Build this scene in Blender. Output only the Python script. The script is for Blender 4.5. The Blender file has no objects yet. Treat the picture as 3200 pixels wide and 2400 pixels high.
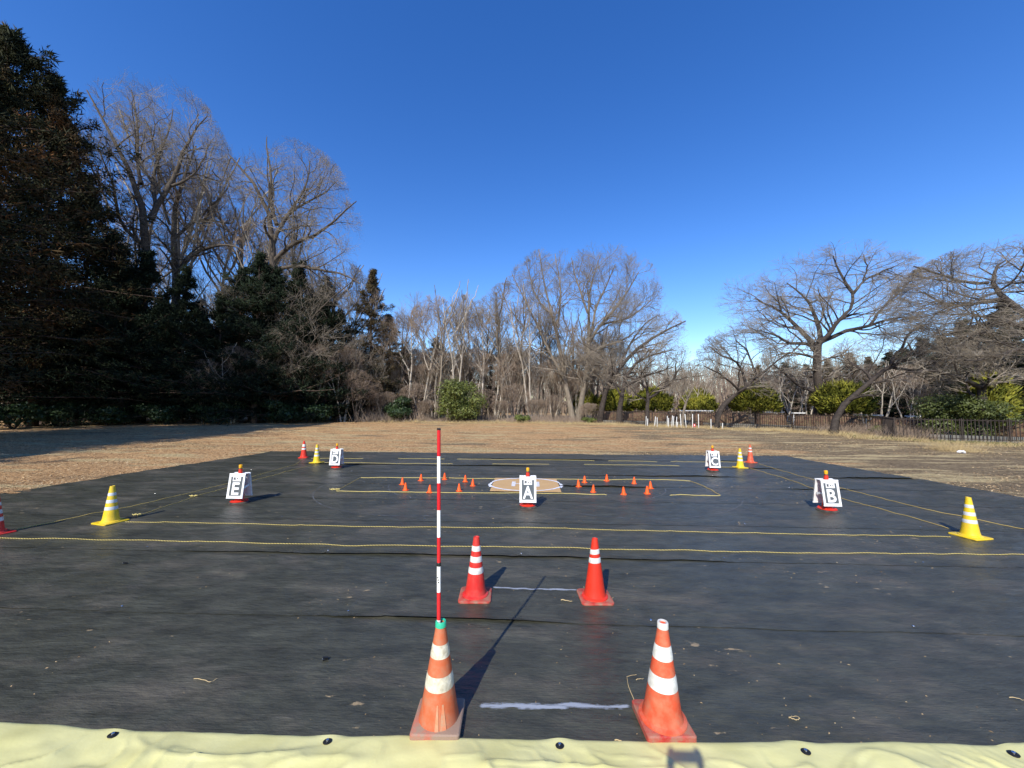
import bpy, math, random
import numpy as np
from mathutils import Vector, Matrix

C = bpy.context.scene.collection
scene = bpy.context.scene
PI = math.pi
R_ = math.radians

# ------------------------------------------------------------------ camera
CAM_H = 2.352
F_PX = 1200.0
cam_d = bpy.data.cameras.new("camera")
cam_d.sensor_width = 36.0
cam_d.lens = F_PX / 3200 * 36.0
cam_d.clip_start = 0.02
cam_d.clip_end = 2000
cam = bpy.data.objects.new("camera", cam_d)
C.objects.link(cam)
ROT = Matrix.Rotation(R_(2.193), 3, 'Z') @ Matrix.Rotation(R_(90 + 2.847), 3, 'X') @ Matrix.Rotation(R_(0.287), 3, 'Z')
cam.matrix_world = Matrix.Translation((0, 0, CAM_H)) @ ROT.to_4x4()
scene.camera = cam

# ------------------------------------------------------------------ world, sun, exposure
SUN_EL, SUN_AZ = 39.6, 200.8
world = bpy.data.worlds.new("World")
scene.world = world
world.use_nodes = True
wn = world.node_tree
wn.nodes.clear()
sky = wn.nodes.new("ShaderNodeTexSky")
sky.sky_type = 'NISHITA'
sky.sun_disc = False
sky.sun_elevation = R_(SUN_EL)
sky.sun_rotation = R_(SUN_AZ)
sky.air_density = 1.0
sky.dust_density = 0.1
sky.ozone_density = 3.0
hs = wn.nodes.new("ShaderNodeHueSaturation")
hs.inputs['Saturation'].default_value = 1.31
hs.inputs['Hue'].default_value = 0.514
hs.inputs['Value'].default_value = 1.0
bg = wn.nodes.new("ShaderNodeBackground")
bg.inputs['Strength'].default_value = 0.172
wo = wn.nodes.new("ShaderNodeOutputWorld")
wn.links.new(sky.outputs[0], hs.inputs['Color'])
wn.links.new(hs.outputs[0], bg.inputs['Color'])
wn.links.new(bg.outputs[0], wo.inputs['Surface'])

sl = bpy.data.lights.new("sun", 'SUN')
sl.energy = 4.9
sl.angle = R_(0.53)
sl.color = (1.0, 0.945, 0.84)
sun = bpy.data.objects.new("sun", sl)
C.objects.link(sun)
_az, _el = R_(SUN_AZ), R_(SUN_EL)
sdir = Vector((math.sin(_az) * math.cos(_el), math.cos(_az) * math.cos(_el), math.sin(_el)))
sun.rotation_euler = sdir.to_track_quat('Z', 'Y').to_euler()
sun.location = sdir * 60

scene.view_settings.view_transform = 'Standard'
scene.view_settings.look = 'None'
scene.view_settings.exposure = 0.35
scene.view_settings.gamma = 1.0
scene.view_settings.use_curve_mapping = False

# ------------------------------------------------------------------ measuring helpers (1/2212-wide sheet of the photo -> world)
SC = 3200 / 2212
def ray(px, py):
    return ROT @ Vector(((px * SC - 1600) / F_PX, -(py * SC - 1200) / F_PX, -1))
def gp(px, py, z=0.0):
    """point of the ground (height z) seen at px, py"""
    r = ray(px, py)
    t = (z - CAM_H) / r.z
    return Vector((r.x * t, r.y * t, z))
def wp(px, py, d):
    """point at forward distance d seen at px, py"""
    r = ray(px, py)
    return Vector((r.x * d / r.y, d, CAM_H + r.z * d / r.y))
def gx(px, d):
    p = wp(px, 880, d)
    return (p.x, d, 0)

# ------------------------------------------------------------------ materials
def new_mat(name):
    m = bpy.data.materials.new(name)
    m.use_nodes = True
    nt = m.node_tree
    b = nt.nodes['Principled BSDF']
    return m, nt, b
def simple(name, col, rough=0.5, spec=0.5, metal=0.0, var=0.0, scale=8.0, bump=0.0, bscale=60.0, dirt=None, dirt_amt=0.0, dscale=5.0, dlo=0.42, rand=0.0, trans=0.0):
    m, nt, b = new_mat(name)
    b.inputs['Roughness'].default_value = rough
    b.inputs['Specular IOR Level'].default_value = spec
    b.inputs['Metallic'].default_value = metal
    N = nt.nodes; L = nt.links
    tc = N.new('ShaderNodeTexCoord')
    cur = None
    rgb = N.new('ShaderNodeRGB'); rgb.outputs[0].default_value = (*col, 1)
    cur = rgb.outputs[0]
    if var:
        n = N.new('ShaderNodeTexNoise'); n.inputs['Scale'].default_value = scale; n.inputs['Detail'].default_value = 4
        L.new(tc.outputs['Object'], n.inputs['Vector'])
        mr = N.new('ShaderNodeMapRange'); mr.inputs['From Min'].default_value = 0.3; mr.inputs['From Max'].default_value = 0.7
        mr.inputs['To Min'].default_value = 1 - var; mr.inputs['To Max'].default_value = 1 + var
        L.new(n.outputs['Fac'], mr.inputs['Value'])
        h = N.new('ShaderNodeHueSaturation'); L.new(mr.outputs[0], h.inputs['Value']); L.new(cur, h.inputs['Color'])
        cur = h.outputs[0]
    if rand:
        oi = N.new('ShaderNodeObjectInfo')
        mr = N.new('ShaderNodeMapRange'); mr.inputs['To Min'].default_value = 1 - rand; mr.inputs['To Max'].default_value = 1 + rand
        L.new(oi.outputs['Random'], mr.inputs['Value'])
        h = N.new('ShaderNodeHueSaturation'); L.new(mr.outputs[0], h.inputs['Value']); L.new(cur, h.inputs['Color'])
        cur = h.outputs[0]
    if dirt:
        n = N.new('ShaderNodeTexNoise'); n.inputs['Scale'].default_value = dscale; n.inputs['Detail'].default_value = 6; n.inputs['Roughness'].default_value = 0.65
        L.new(tc.outputs['Object'], n.inputs['Vector'])
        mr = N.new('ShaderNodeMapRange'); mr.inputs['From Min'].default_value = dlo; mr.inputs['From Max'].default_value = dlo + 0.26
        mr.inputs['To Max'].default_value = dirt_amt
        L.new(n.outputs['Fac'], mr.inputs['Value'])
        mx = N.new('ShaderNodeMix'); mx.data_type = 'RGBA'
        L.new(mr.outputs[0], mx.inputs[0]); L.new(cur, mx.inputs[6]); mx.inputs[7].default_value = (*dirt, 1)
        cur = mx.outputs[2]
    L.new(cur, b.inputs['Base Color'])
    if bump:
        n = N.new('ShaderNodeTexNoise'); n.inputs['Scale'].default_value = bscale; n.inputs['Detail'].default_value = 5
        L.new(tc.outputs['Object'], n.inputs['Vector'])
        bp = N.new('ShaderNodeBump'); bp.inputs['Strength'].default_value = bump; bp.inputs['Distance'].default_value = 0.01
        L.new(n.outputs['Fac'], bp.inputs['Height']); L.new(bp.outputs[0], b.inputs['Normal'])
    if trans:
        b.inputs['Subsurface Weight'].default_value = 0
    return m
def ramp_mat(name, stops, scale, rough=0.8, detail=5, stretch=(1, 1, 1), spec=0.3, bump=0.0, bscale=30, bdist=0.01, rand=0.0, coord='Object'):
    m, nt, b = new_mat(name)
    N = nt.nodes; L = nt.links
    tc = N.new('ShaderNodeTexCoord'); mp = N.new('ShaderNodeMapping'); mp.inputs['Scale'].default_value = stretch
    L.new(tc.outputs[coord], mp.inputs[0])
    n = N.new('ShaderNodeTexNoise'); n.inputs['Scale'].default_value = scale; n.inputs['Detail'].default_value = detail; n.inputs['Roughness'].default_value = 0.6
    L.new(mp.outputs[0], n.inputs['Vector'])
    cr = N.new('ShaderNodeValToRGB')
    el = cr.color_ramp.elements
    el[0].position, el[0].color = stops[0][0], (*stops[0][1], 1)
    el[1].position, el[1].color = stops[-1][0], (*stops[-1][1], 1)
    for p, c in stops[1:-1]:
        e = el.new(p); e.color = (*c, 1)
    L.new(n.outputs['Fac'], cr.inputs[0])
    cur = cr.outputs[0]
    if rand:
        oi = N.new('ShaderNodeObjectInfo')
        mr = N.new('ShaderNodeMapRange'); mr.inputs['To Min'].default_value = 1 - rand; mr.inputs['To Max'].default_value = 1 + rand
        L.new(oi.outputs['Random'], mr.inputs['Value'])
        h = N.new('ShaderNodeHueSaturation'); L.new(mr.outputs[0], h.inputs['Value']); L.new(cur, h.inputs['Color'])
        cur = h.outputs[0]
    L.new(cur, b.inputs['Base Color'])
    b.inputs['Roughness'].default_value = rough
    b.inputs['Specular IOR Level'].default_value = spec
    if bump:
        n2 = N.new('ShaderNodeTexNoise'); n2.inputs['Scale'].default_value = bscale; n2.inputs['Detail'].default_value = 8
        L.new(mp.outputs[0], n2.inputs['Vector'])
        bp = N.new('ShaderNodeBump'); bp.inputs['Strength'].default_value = bump; bp.inputs['Distance'].default_value = bdist
        L.new(n2.outputs['Fac'], bp.inputs['Height']); L.new(bp.outputs[0], b.inputs['Normal'])
    return m

M = {}
M['orange_faded'] = simple('faded_orange_plastic', (0.52, 0.11, 0.04), 0.5, 0.4, var=0.14, scale=9, dirt=(0.30, 0.20, 0.13), dirt_amt=0.65, dscale=9, bump=0.12)
M['base_dusty'] = simple('dusty_red_rubber', (0.52, 0.10, 0.055), 0.75, 0.3, var=0.12, scale=12, dirt=(0.27, 0.20, 0.15), dirt_amt=0.95, dscale=7, dlo=0.25, bump=0.2)
M['red_orange'] = simple('worn_red_orange_plastic', (0.60, 0.078, 0.030), 0.45, 0.4, var=0.16, scale=10, dirt=(0.42, 0.22, 0.13), dirt_amt=0.6, dscale=9, bump=0.1)
M['red'] = simple('red_plastic', (0.58, 0.022, 0.018), 0.42, 0.45, var=0.08, scale=12, dirt=(0.32, 0.14, 0.1), dirt_amt=0.3, dscale=8)
M['red_base'] = simple('red_base_plastic', (0.42, 0.03, 0.022), 0.6, 0.35, var=0.12, scale=12, dirt=(0.30, 0.17, 0.115), dirt_amt=0.9, dscale=10, dlo=0.36, bump=0.15)
M['scarlet'] = simple('scarlet_plastic', (0.60, 0.032, 0.014), 0.42, 0.4, var=0.05)
M['mini_orange'] = simple('bright_orange_plastic', (0.85, 0.105, 0.012), 0.5, 0.4, var=0.05, rand=0.08)
M['yellow'] = simple('yellow_plastic', (0.72, 0.50, 0.015), 0.4, 0.45, var=0.08, scale=10, dirt=(0.45, 0.3, 0.1), dirt_amt=0.35, dscale=7)
M['white_band'] = simple('white_reflective_band', (0.66, 0.66, 0.63), 0.45, 0.4, var=0.06, scale=20, dirt=(0.36, 0.33, 0.27), dirt_amt=0.55, dscale=18)
M['silver_band'] = simple('silver_reflective_band', (0.55, 0.57, 0.58), 0.4, 0.5, var=0.08, scale=20)
M['dirty_band'] = simple('dirty_white_band', (0.62, 0.58, 0.47), 0.6, 0.3, var=0.1, scale=25, dirt=(0.32, 0.27, 0.18), dirt_amt=0.7, dscale=22, bump=0.5, bscale=35)
M['teal'] = simple('teal_green_plastic', (0.03, 0.42, 0.25), 0.45, 0.4)
M['cap_white'] = simple('chalky_white_plastic', (0.55, 0.54, 0.51), 0.55, 0.4, var=0.06, scale=30)
M['white'] = simple('white_plastic', (0.80, 0.80, 0.80), 0.45, 0.4, var=0.03, dirt=(0.5, 0.48, 0.43), dirt_amt=0.45, dscale=6)
M['paper'] = simple('white_print', (0.80, 0.80, 0.80), 0.5, 0.3)
M['sign_dark'] = simple('dark_grey_print', (0.085, 0.092, 0.098), 0.25, 0.6)
M['black_print'] = simple('black_print', (0.012, 0.012, 0.013), 0.5, 0.3)
M['dark_rubber'] = simple('dark_rubber', (0.035, 0.033, 0.03), 0.7, 0.3, var=0.15, dirt=(0.16, 0.13, 0.1), dirt_amt=0.6)
M['pole_red'] = simple('gloss_red_pole', (0.60, 0.012, 0.022), 0.3, 0.5)
M['pole_white'] = simple('gloss_white_pole', (0.80, 0.80, 0.80), 0.3, 0.5)
M['black_plastic'] = simple('gloss_black_plastic', (0.012, 0.012, 0.011), 0.42, 0.4)
M['steel'] = simple('bright_steel', (0.75, 0.75, 0.75), 0.25, 0.5, metal=1.0)
M['lamp_amber'] = simple('amber_lens', (0.85, 0.42, 0.02), 0.12, 0.7, var=0.35, scale=60)
M['rope'] = simple('yellow_rope_strand', (0.62, 0.50, 0.17), 0.6, 0.3, var=0.1)
M['rope_dark'] = simple('dark_rope_strand', (0.22, 0.17, 0.05), 0.6, 0.3)
M['rope_old'] = simple('tan_rope', (0.52, 0.38, 0.12), 0.7, 0.3, var=0.1)
M['straw'] = simple('dry_straw', (0.50, 0.38, 0.20), 0.8, 0.2, var=0.15, rand=0.1)
M['trash'] = simple('white_litter', (0.8, 0.8, 0.8), 0.6, 0.3)
M['fence'] = simple('dark_brown_fence_paint', (0.028, 0.018, 0.013), 0.5, 0.4)
M['stake'] = simple('white_stake_paint', (0.72, 0.72, 0.69), 0.6, 0.3, dirt=(0.3, 0.27, 0.22), dirt_amt=0.5, rand=0.1)
M['kerb'] = simple('grey_concrete', (0.16, 0.155, 0.14), 0.85, 0.2, var=0.15, scale=3, bump=0.3)

# bark and foliage
M['bark_grey'] = ramp_mat('grey_brown_bark', [(0.3, (0.13, 0.105, 0.08)), (0.55, (0.21, 0.175, 0.135)), (0.75, (0.30, 0.265, 0.215))], 2.2, 0.9, stretch=(3, 3, 0.8), bump=0.5, bscale=8, bdist=0.05, rand=0.15)
M['bark_umber'] = ramp_mat('umber_bark', [(0.3, (0.05, 0.04, 0.032)), (0.7, (0.13, 0.105, 0.082))], 2.2, 0.9, stretch=(3, 3, 0.8), bump=0.5, bscale=8, bdist=0.05)
M['twig_grey'] = ramp_mat('grey_twigs', [(0.3, (0.20, 0.165, 0.125)), (0.7, (0.34, 0.295, 0.235))], 0.6, 0.9, rand=0.15)
M['twig_tan'] = ramp_mat('tan_twigs', [(0.3, (0.22, 0.16, 0.115)), (0.7, (0.34, 0.265, 0.20))], 0.5, 0.9, rand=0.15)
M['bark_dark'] = ramp_mat('dark_cherry_bark', [(0.3, (0.026, 0.02, 0.017)), (0.7, (0.075, 0.06, 0.05))], 2.5, 0.85, stretch=(2, 2, 3), bump=0.5, bscale=8, bdist=0.05, rand=0.1)
M['bark_pale'] = ramp_mat('pale_smooth_bark', [(0.3, (0.34, 0.29, 0.23)), (0.7, (0.52, 0.47, 0.40))], 3, 0.8, rand=0.1)
M['bark_cedar'] = ramp_mat('reddish_cedar_bark', [(0.3, (0.05, 0.033, 0.025)), (0.7, (0.12, 0.08, 0.06))], 3, 0.9, stretch=(5, 5, 0.6), bump=0.4, bscale=10, bdist=0.04)
M['cedar'] = ramp_mat('cedar_foliage', [(0.36, (0.018, 0.024, 0.012)), (0.50, (0.034, 0.035, 0.016)), (0.59, (0.085, 0.050, 0.022)), (0.72, (0.16, 0.072, 0.028))], 0.30, 0.85, detail=5, spec=0.15, rand=0.2)
M['fir'] = ramp_mat('dark_conifer_foliage', [(0.35, (0.010, 0.018, 0.011)), (0.6, (0.022, 0.034, 0.018)), (0.75, (0.038, 0.045, 0.02))], 0.6, 0.85, spec=0.15, rand=0.2)
M['brown_cedar'] = ramp_mat('winter_brown_cedar_foliage', [(0.35, (0.05, 0.05, 0.025)), (0.55, (0.11, 0.085, 0.045)), (0.72, (0.19, 0.12, 0.065))], 0.55, 0.85, spec=0.15, rand=0.1)
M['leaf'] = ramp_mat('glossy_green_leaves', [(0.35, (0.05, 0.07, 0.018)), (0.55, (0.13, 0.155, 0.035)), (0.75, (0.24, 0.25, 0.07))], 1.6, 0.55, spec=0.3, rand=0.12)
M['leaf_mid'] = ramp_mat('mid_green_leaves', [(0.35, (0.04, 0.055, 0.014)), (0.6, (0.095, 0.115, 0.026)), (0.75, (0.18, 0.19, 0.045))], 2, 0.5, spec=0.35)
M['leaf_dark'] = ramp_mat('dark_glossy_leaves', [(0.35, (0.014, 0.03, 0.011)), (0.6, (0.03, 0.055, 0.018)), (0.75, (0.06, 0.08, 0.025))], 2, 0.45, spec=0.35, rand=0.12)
M['golden'] = ramp_mat('golden_green_conifer_foliage', [(0.32, (0.09, 0.11, 0.015)), (0.5, (0.20, 0.20, 0.024)), (0.7, (0.34, 0.31, 0.04))], 1.3, 0.7, spec=0.2, rand=0.1)
M['hedge'] = ramp_mat('reddish_brown_hedge', [(0.35, (0.065, 0.04, 0.03)), (0.5, (0.15, 0.09, 0.062)), (0.62, (0.13, 0.11, 0.06)), (0.74, (0.28, 0.17, 0.115))], 5, 0.9, spec=0.15)
M['grass_dry'] = ramp_mat('dry_grass', [(0.3, (0.30, 0.21, 0.10)), (0.55, (0.46, 0.35, 0.18)), (0.75, (0.60, 0.48, 0.27))], 1.2, 0.8, spec=0.2)
M['grass_green'] = ramp_mat('low_green_weeds', [(0.3, (0.06, 0.08, 0.02)), (0.7, (0.16, 0.18, 0.06))], 3, 0.7, spec=0.2)
M['chip'] = ramp_mat('wood_chips_and_leaf_litter', [(0.30, (0.13, 0.078, 0.04)), (0.42, (0.32, 0.205, 0.105)), (0.55, (0.52, 0.37, 0.20)), (0.72, (0.72, 0.58, 0.37))], 9, 0.85, detail=3, spec=0.2)

# ------------------------------------------------------------------ mesh helpers
def tag(o, label=None, cat=None, group=None, kind=None):
    if label: o['label'] = label
    if cat: o['category'] = cat
    if group: o['group'] = group
    if kind: o['kind'] = kind
    return o
def link(name, me, mat, parent=None, smooth=False, loc=None, rotz=None):
    me.materials.clear()
    for m in (mat if isinstance(mat, (list, tuple)) else [mat]):
        me.materials.append(m)
    if smooth:
        me.polygons.foreach_set('use_smooth', np.ones(len(me.polygons), dtype=bool))
    o = bpy.data.objects.new(name, me)
    C.objects.link(o)
    if parent is not None: o.parent = parent
    if loc is not None: o.location = loc
    if rotz is not None: o.rotation_euler = (0, 0, rotz)
    return o
def np_mesh(name, V, Fc):
    """V (n,3), Fc (m,k) with one k"""
    me = bpy.data.meshes.new(name)
    V = np.asarray(V, dtype=np.float32); Fc = np.asarray(Fc, dtype=np.int32)
    k = Fc.shape[1]
    me.vertices.add(len(V)); me.vertices.foreach_set('co', V.ravel())
    me.loops.add(Fc.size); me.loops.foreach_set('vertex_index', Fc.ravel())
    me.polygons.add(len(Fc))
    me.polygons.foreach_set('loop_start', np.arange(0, Fc.size, k, dtype=np.int32))
    me.polygons.foreach_set('loop_total', np.full(len(Fc), k, dtype=np.int32))
    me.update(calc_edges=True)
    return me
def empty(name, loc, rotz=0, tilt=None):
    o = bpy.data.objects.new(name, None)
    o.empty_display_size = 0.2
    C.objects.link(o)
    o.location = loc
    o.rotation_euler = (tilt[0] if tilt else 0, tilt[1] if tilt else 0, rotz)
    return o
class MB:
    def __init__(s): s.v = []; s.f = []; s.mi = []
    def add(s, V, Fc, mi=0):
        b = len(s.v); s.v += [tuple(p) for p in V]; s.f += [tuple(i + b for i in q) for q in Fc]; s.mi += [mi] * len(Fc); return s
    def box(s, c, d, bev=0.0, mi=0, rz=0.0, M4=None):
        x, y, z = d[0] / 2, d[1] / 2, d[2] / 2
        if bev <= 0:
            V = [(sx * x, sy * y, sz * z) for sz in (-1, 1) for sx, sy in ((-1, -1), (1, -1), (1, 1), (-1, 1))]
            Fc = [(3, 2, 1, 0), (4, 5, 6, 7), (0, 1, 5, 4), (1, 2, 6, 5), (2, 3, 7, 6), (3, 0, 4, 7)]
        else:
            # rounded plan with bevelled top
            n = 4; ring = []
            for (sx, sy, a0) in ((1, 1, 0), (-1, 1, 90), (-1, -1, 180), (1, -1, 270)):
                for i in range(n + 1):
                    a = R_(a0 + 90 * i / n)
                    ring.append((sx * (x - bev) + bev * math.cos(a), sy * (y - bev) + bev * math.sin(a), sx, sy))
            e = min(bev * 0.4, z * 0.6)
            def rr(zz, ins): return [(px - sgn_x * 0 - (px / x) * ins, py - (py / y) * ins, zz) for px, py, sgn_x, _ in ring]
            rings = [rr(-z, 0), rr(z - e, 0), rr(z, e)]
            V = [p for r in rings for p in r]; k = len(ring); Fc = []
            for j in range(2):
                for i in range(k):
                    Fc.append((j * k + i, j * k + (i + 1) % k, (j + 1) * k + (i + 1) % k, (j + 1) * k + i))
            Fc.append(tuple(range(2 * k, 3 * k))); Fc.append(tuple(reversed(range(k))))
        cz, sz_ = math.cos(rz), math.sin(rz)
        V = [(p[0] * cz - p[1] * sz_, p[0] * sz_ + p[1] * cz, p[2]) for p in V]
        if M4 is not None: V = [tuple(M4 @ Vector(p)) for p in V]
        V = [(p[0] + c[0], p[1] + c[1], p[2] + c[2]) for p in V]
        return s.add(V, Fc, mi)
    def lathe(s, prof, n=32, c=(0, 0, 0), mi=0, cap0=False, cap1=False, wob=None):
        V = []; Fc = []
        for r, z in prof:
            for i in range(n):
                a = 2 * PI * i / n
                w = 1 if wob is None else 1 + wob * math.sin(3 * a + z * 9)
                V.append((c[0] + r * w * math.cos(a), c[1] + r * w * math.sin(a), c[2] + z))
        for j in range(len(prof) - 1):
            for i in range(n):
                Fc.append((j * n + i, j * n + (i + 1) % n, (j + 1) * n + (i + 1) % n, (j + 1) * n + i))
        if cap0: Fc.append(tuple(reversed(range(n))))
        if cap1: Fc.append(tuple(range((len(prof) - 1) * n, len(prof) * n)))
        return s.add(V, Fc, mi)
    def tube(s, pts, r, n=8, mi=0):
        pts = [Vector(p) for p in pts]; V = []; Fc = []
        for k, p in enumerate(pts):
            d = (pts[min(k + 1, len(pts) - 1)] - pts[max(k - 1, 0)]).normalized()
            u = d.orthogonal().normalized() if abs(d.z) > 0.9 else Vector((0, 0, 1)).cross(d).normalized()
            w = d.cross(u); rr = r[k] if isinstance(r, (list, tuple)) else r
            for i in range(n):
                a = 2 * PI * i / n
                V.append(p + (u * math.cos(a) + w * math.sin(a)) * rr)
        for k in range(len(pts) - 1):
            for i in range(n):
                Fc.append((k * n + i, k * n + (i + 1) % n, (k + 1) * n + (i + 1) % n, (k + 1) * n + i))
        Fc.append(tuple(reversed(range(n)))); Fc.append(tuple(range((len(pts) - 1) * n, len(pts) * n)))
        return s.add(V, Fc, mi)
    def build(s, name, mat, parent=None, smooth=False, **k):
        me = bpy.data.meshes.new(name); me.from_pydata(s.v, [], s.f)
        o = link(name, me, mat, parent, **k)
        me.polygons.foreach_set('material_index', s.mi)
        if smooth:
            try:
                me.shade_smooth() if hasattr(me, 'shade_smooth') else None
            except Exception: pass
            me.polygons.foreach_set('use_smooth', np.ones(len(me.polygons), dtype=bool))
            try: me.set_sharp_from_angle(angle=R_(38))
            except Exception: pass
        me.update()
        return o
def copy_tree(o, loc=None, rotz=None, scale=None, label=None, group=None):
    def rec(a, par):
        b = a.copy(); C.objects.link(b)
        if par is not None: b.parent = par
        for ch in a.children: rec(ch, b)
        return b
    c = rec(o, None)
    if loc is not None: c.location = loc
    if rotz is not None: c.rotation_euler = (c.rotation_euler[0], c.rotation_euler[1], rotz)
    if scale is not None: c.scale = scale if isinstance(scale, (tuple, list)) else (scale,) * 3
    if label: c['label'] = label
    if group: c['group'] = group
    return c

# value noise for heights
_tab = np.random.RandomState(5).rand(256, 256) * 2 - 1
def vn(x, y, s=0):
    x = np.asarray(x, float) + 17.3 * s; y = np.asarray(y, float) + 41.7 * s
    xi = np.floor(x).astype(int); yi = np.floor(y).astype(int)
    fx = x - xi; fy = y - yi
    fx = fx * fx * fx * (fx * (fx * 6 - 15) + 10); fy = fy * fy * fy * (fy * (fy * 6 - 15) + 10)
    a = _tab[xi & 255, yi & 255]; b = _tab[(xi + 1) & 255, yi & 255]
    c = _tab[xi & 255, (yi + 1) & 255]; d = _tab[(xi + 1) & 255, (yi + 1) & 255]
    return (a * (1 - fx) + b * fx) * (1 - fy) + (c * (1 - fx) + d * fx) * fy

PIN_POS = []
_r = random.Random(8)
for _k in range(1, 8):
    for _i in range(7):
        _x = -9.2 + _i * 3.05 + _r.uniform(-.25, .25) + (_k % 2) * 1.3
        if _x < 11.0: PIN_POS.append((_x, 2.58 + _k * 1.72 + 0.04))
def sheet_h(x, y):
    """height of the wrinkled black sheet"""
    x = np.asarray(x, float); y = np.asarray(y, float)
    ang = 0.05 + 0.45 * np.clip((x - 2) / 9, -0.4, 1)       # folds turn slightly towards the right side
    u = x * np.cos(ang) + y * np.sin(ang); v = -x * np.sin(ang) + y * np.cos(ang)
    w = 0.5 * vn(x * 0.7, y * 0.7, 3)
    mask = 0.55 + 0.45 * vn(x * 0.35, y * 0.5, 7)
    near = np.clip((y - 2.6) / 2.5, 0.35, 1)
    h = 0.010 * vn(x * 0.35, y * 0.5, 1) + 0.0115 * mask * near * vn(u * 0.9 + w, v * 4.0, 2)
    h = h + 0.0098 * mask * near * vn(u * 1.5 + w, v * 7.5, 4) + 0.0036 * near * vn(u * 5 + w, v * 15.0, 6)
    r = 1 - np.abs(vn(u * 0.8 + 2 * w, v * 2.0 + w, 5))
    h = h + 0.0085 * near * r ** 12
    r2 = 1 - np.abs(vn(u * 0.45 + 3 * w - v * .5, v * 1.1 + u * .25 + w, 8))
    h = h + 0.0075 * near * r2 ** 16
    for px_, py_ in PIN_POS:      # the cloth is drawn down and puckered round every pin
        dx = x - px_; dy = y - py_; d2 = dx * dx + dy * dy
        th = np.arctan2(dy, dx)
        h = h + np.exp(-d2 / 0.09) * np.minimum(d2 * 30, 1) * 0.0045 * np.cos(th * 7 + px_ * 3) - 0.006 * np.exp(-d2 / 0.012)
    return h + 0.020

print('helpers ready')
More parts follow.
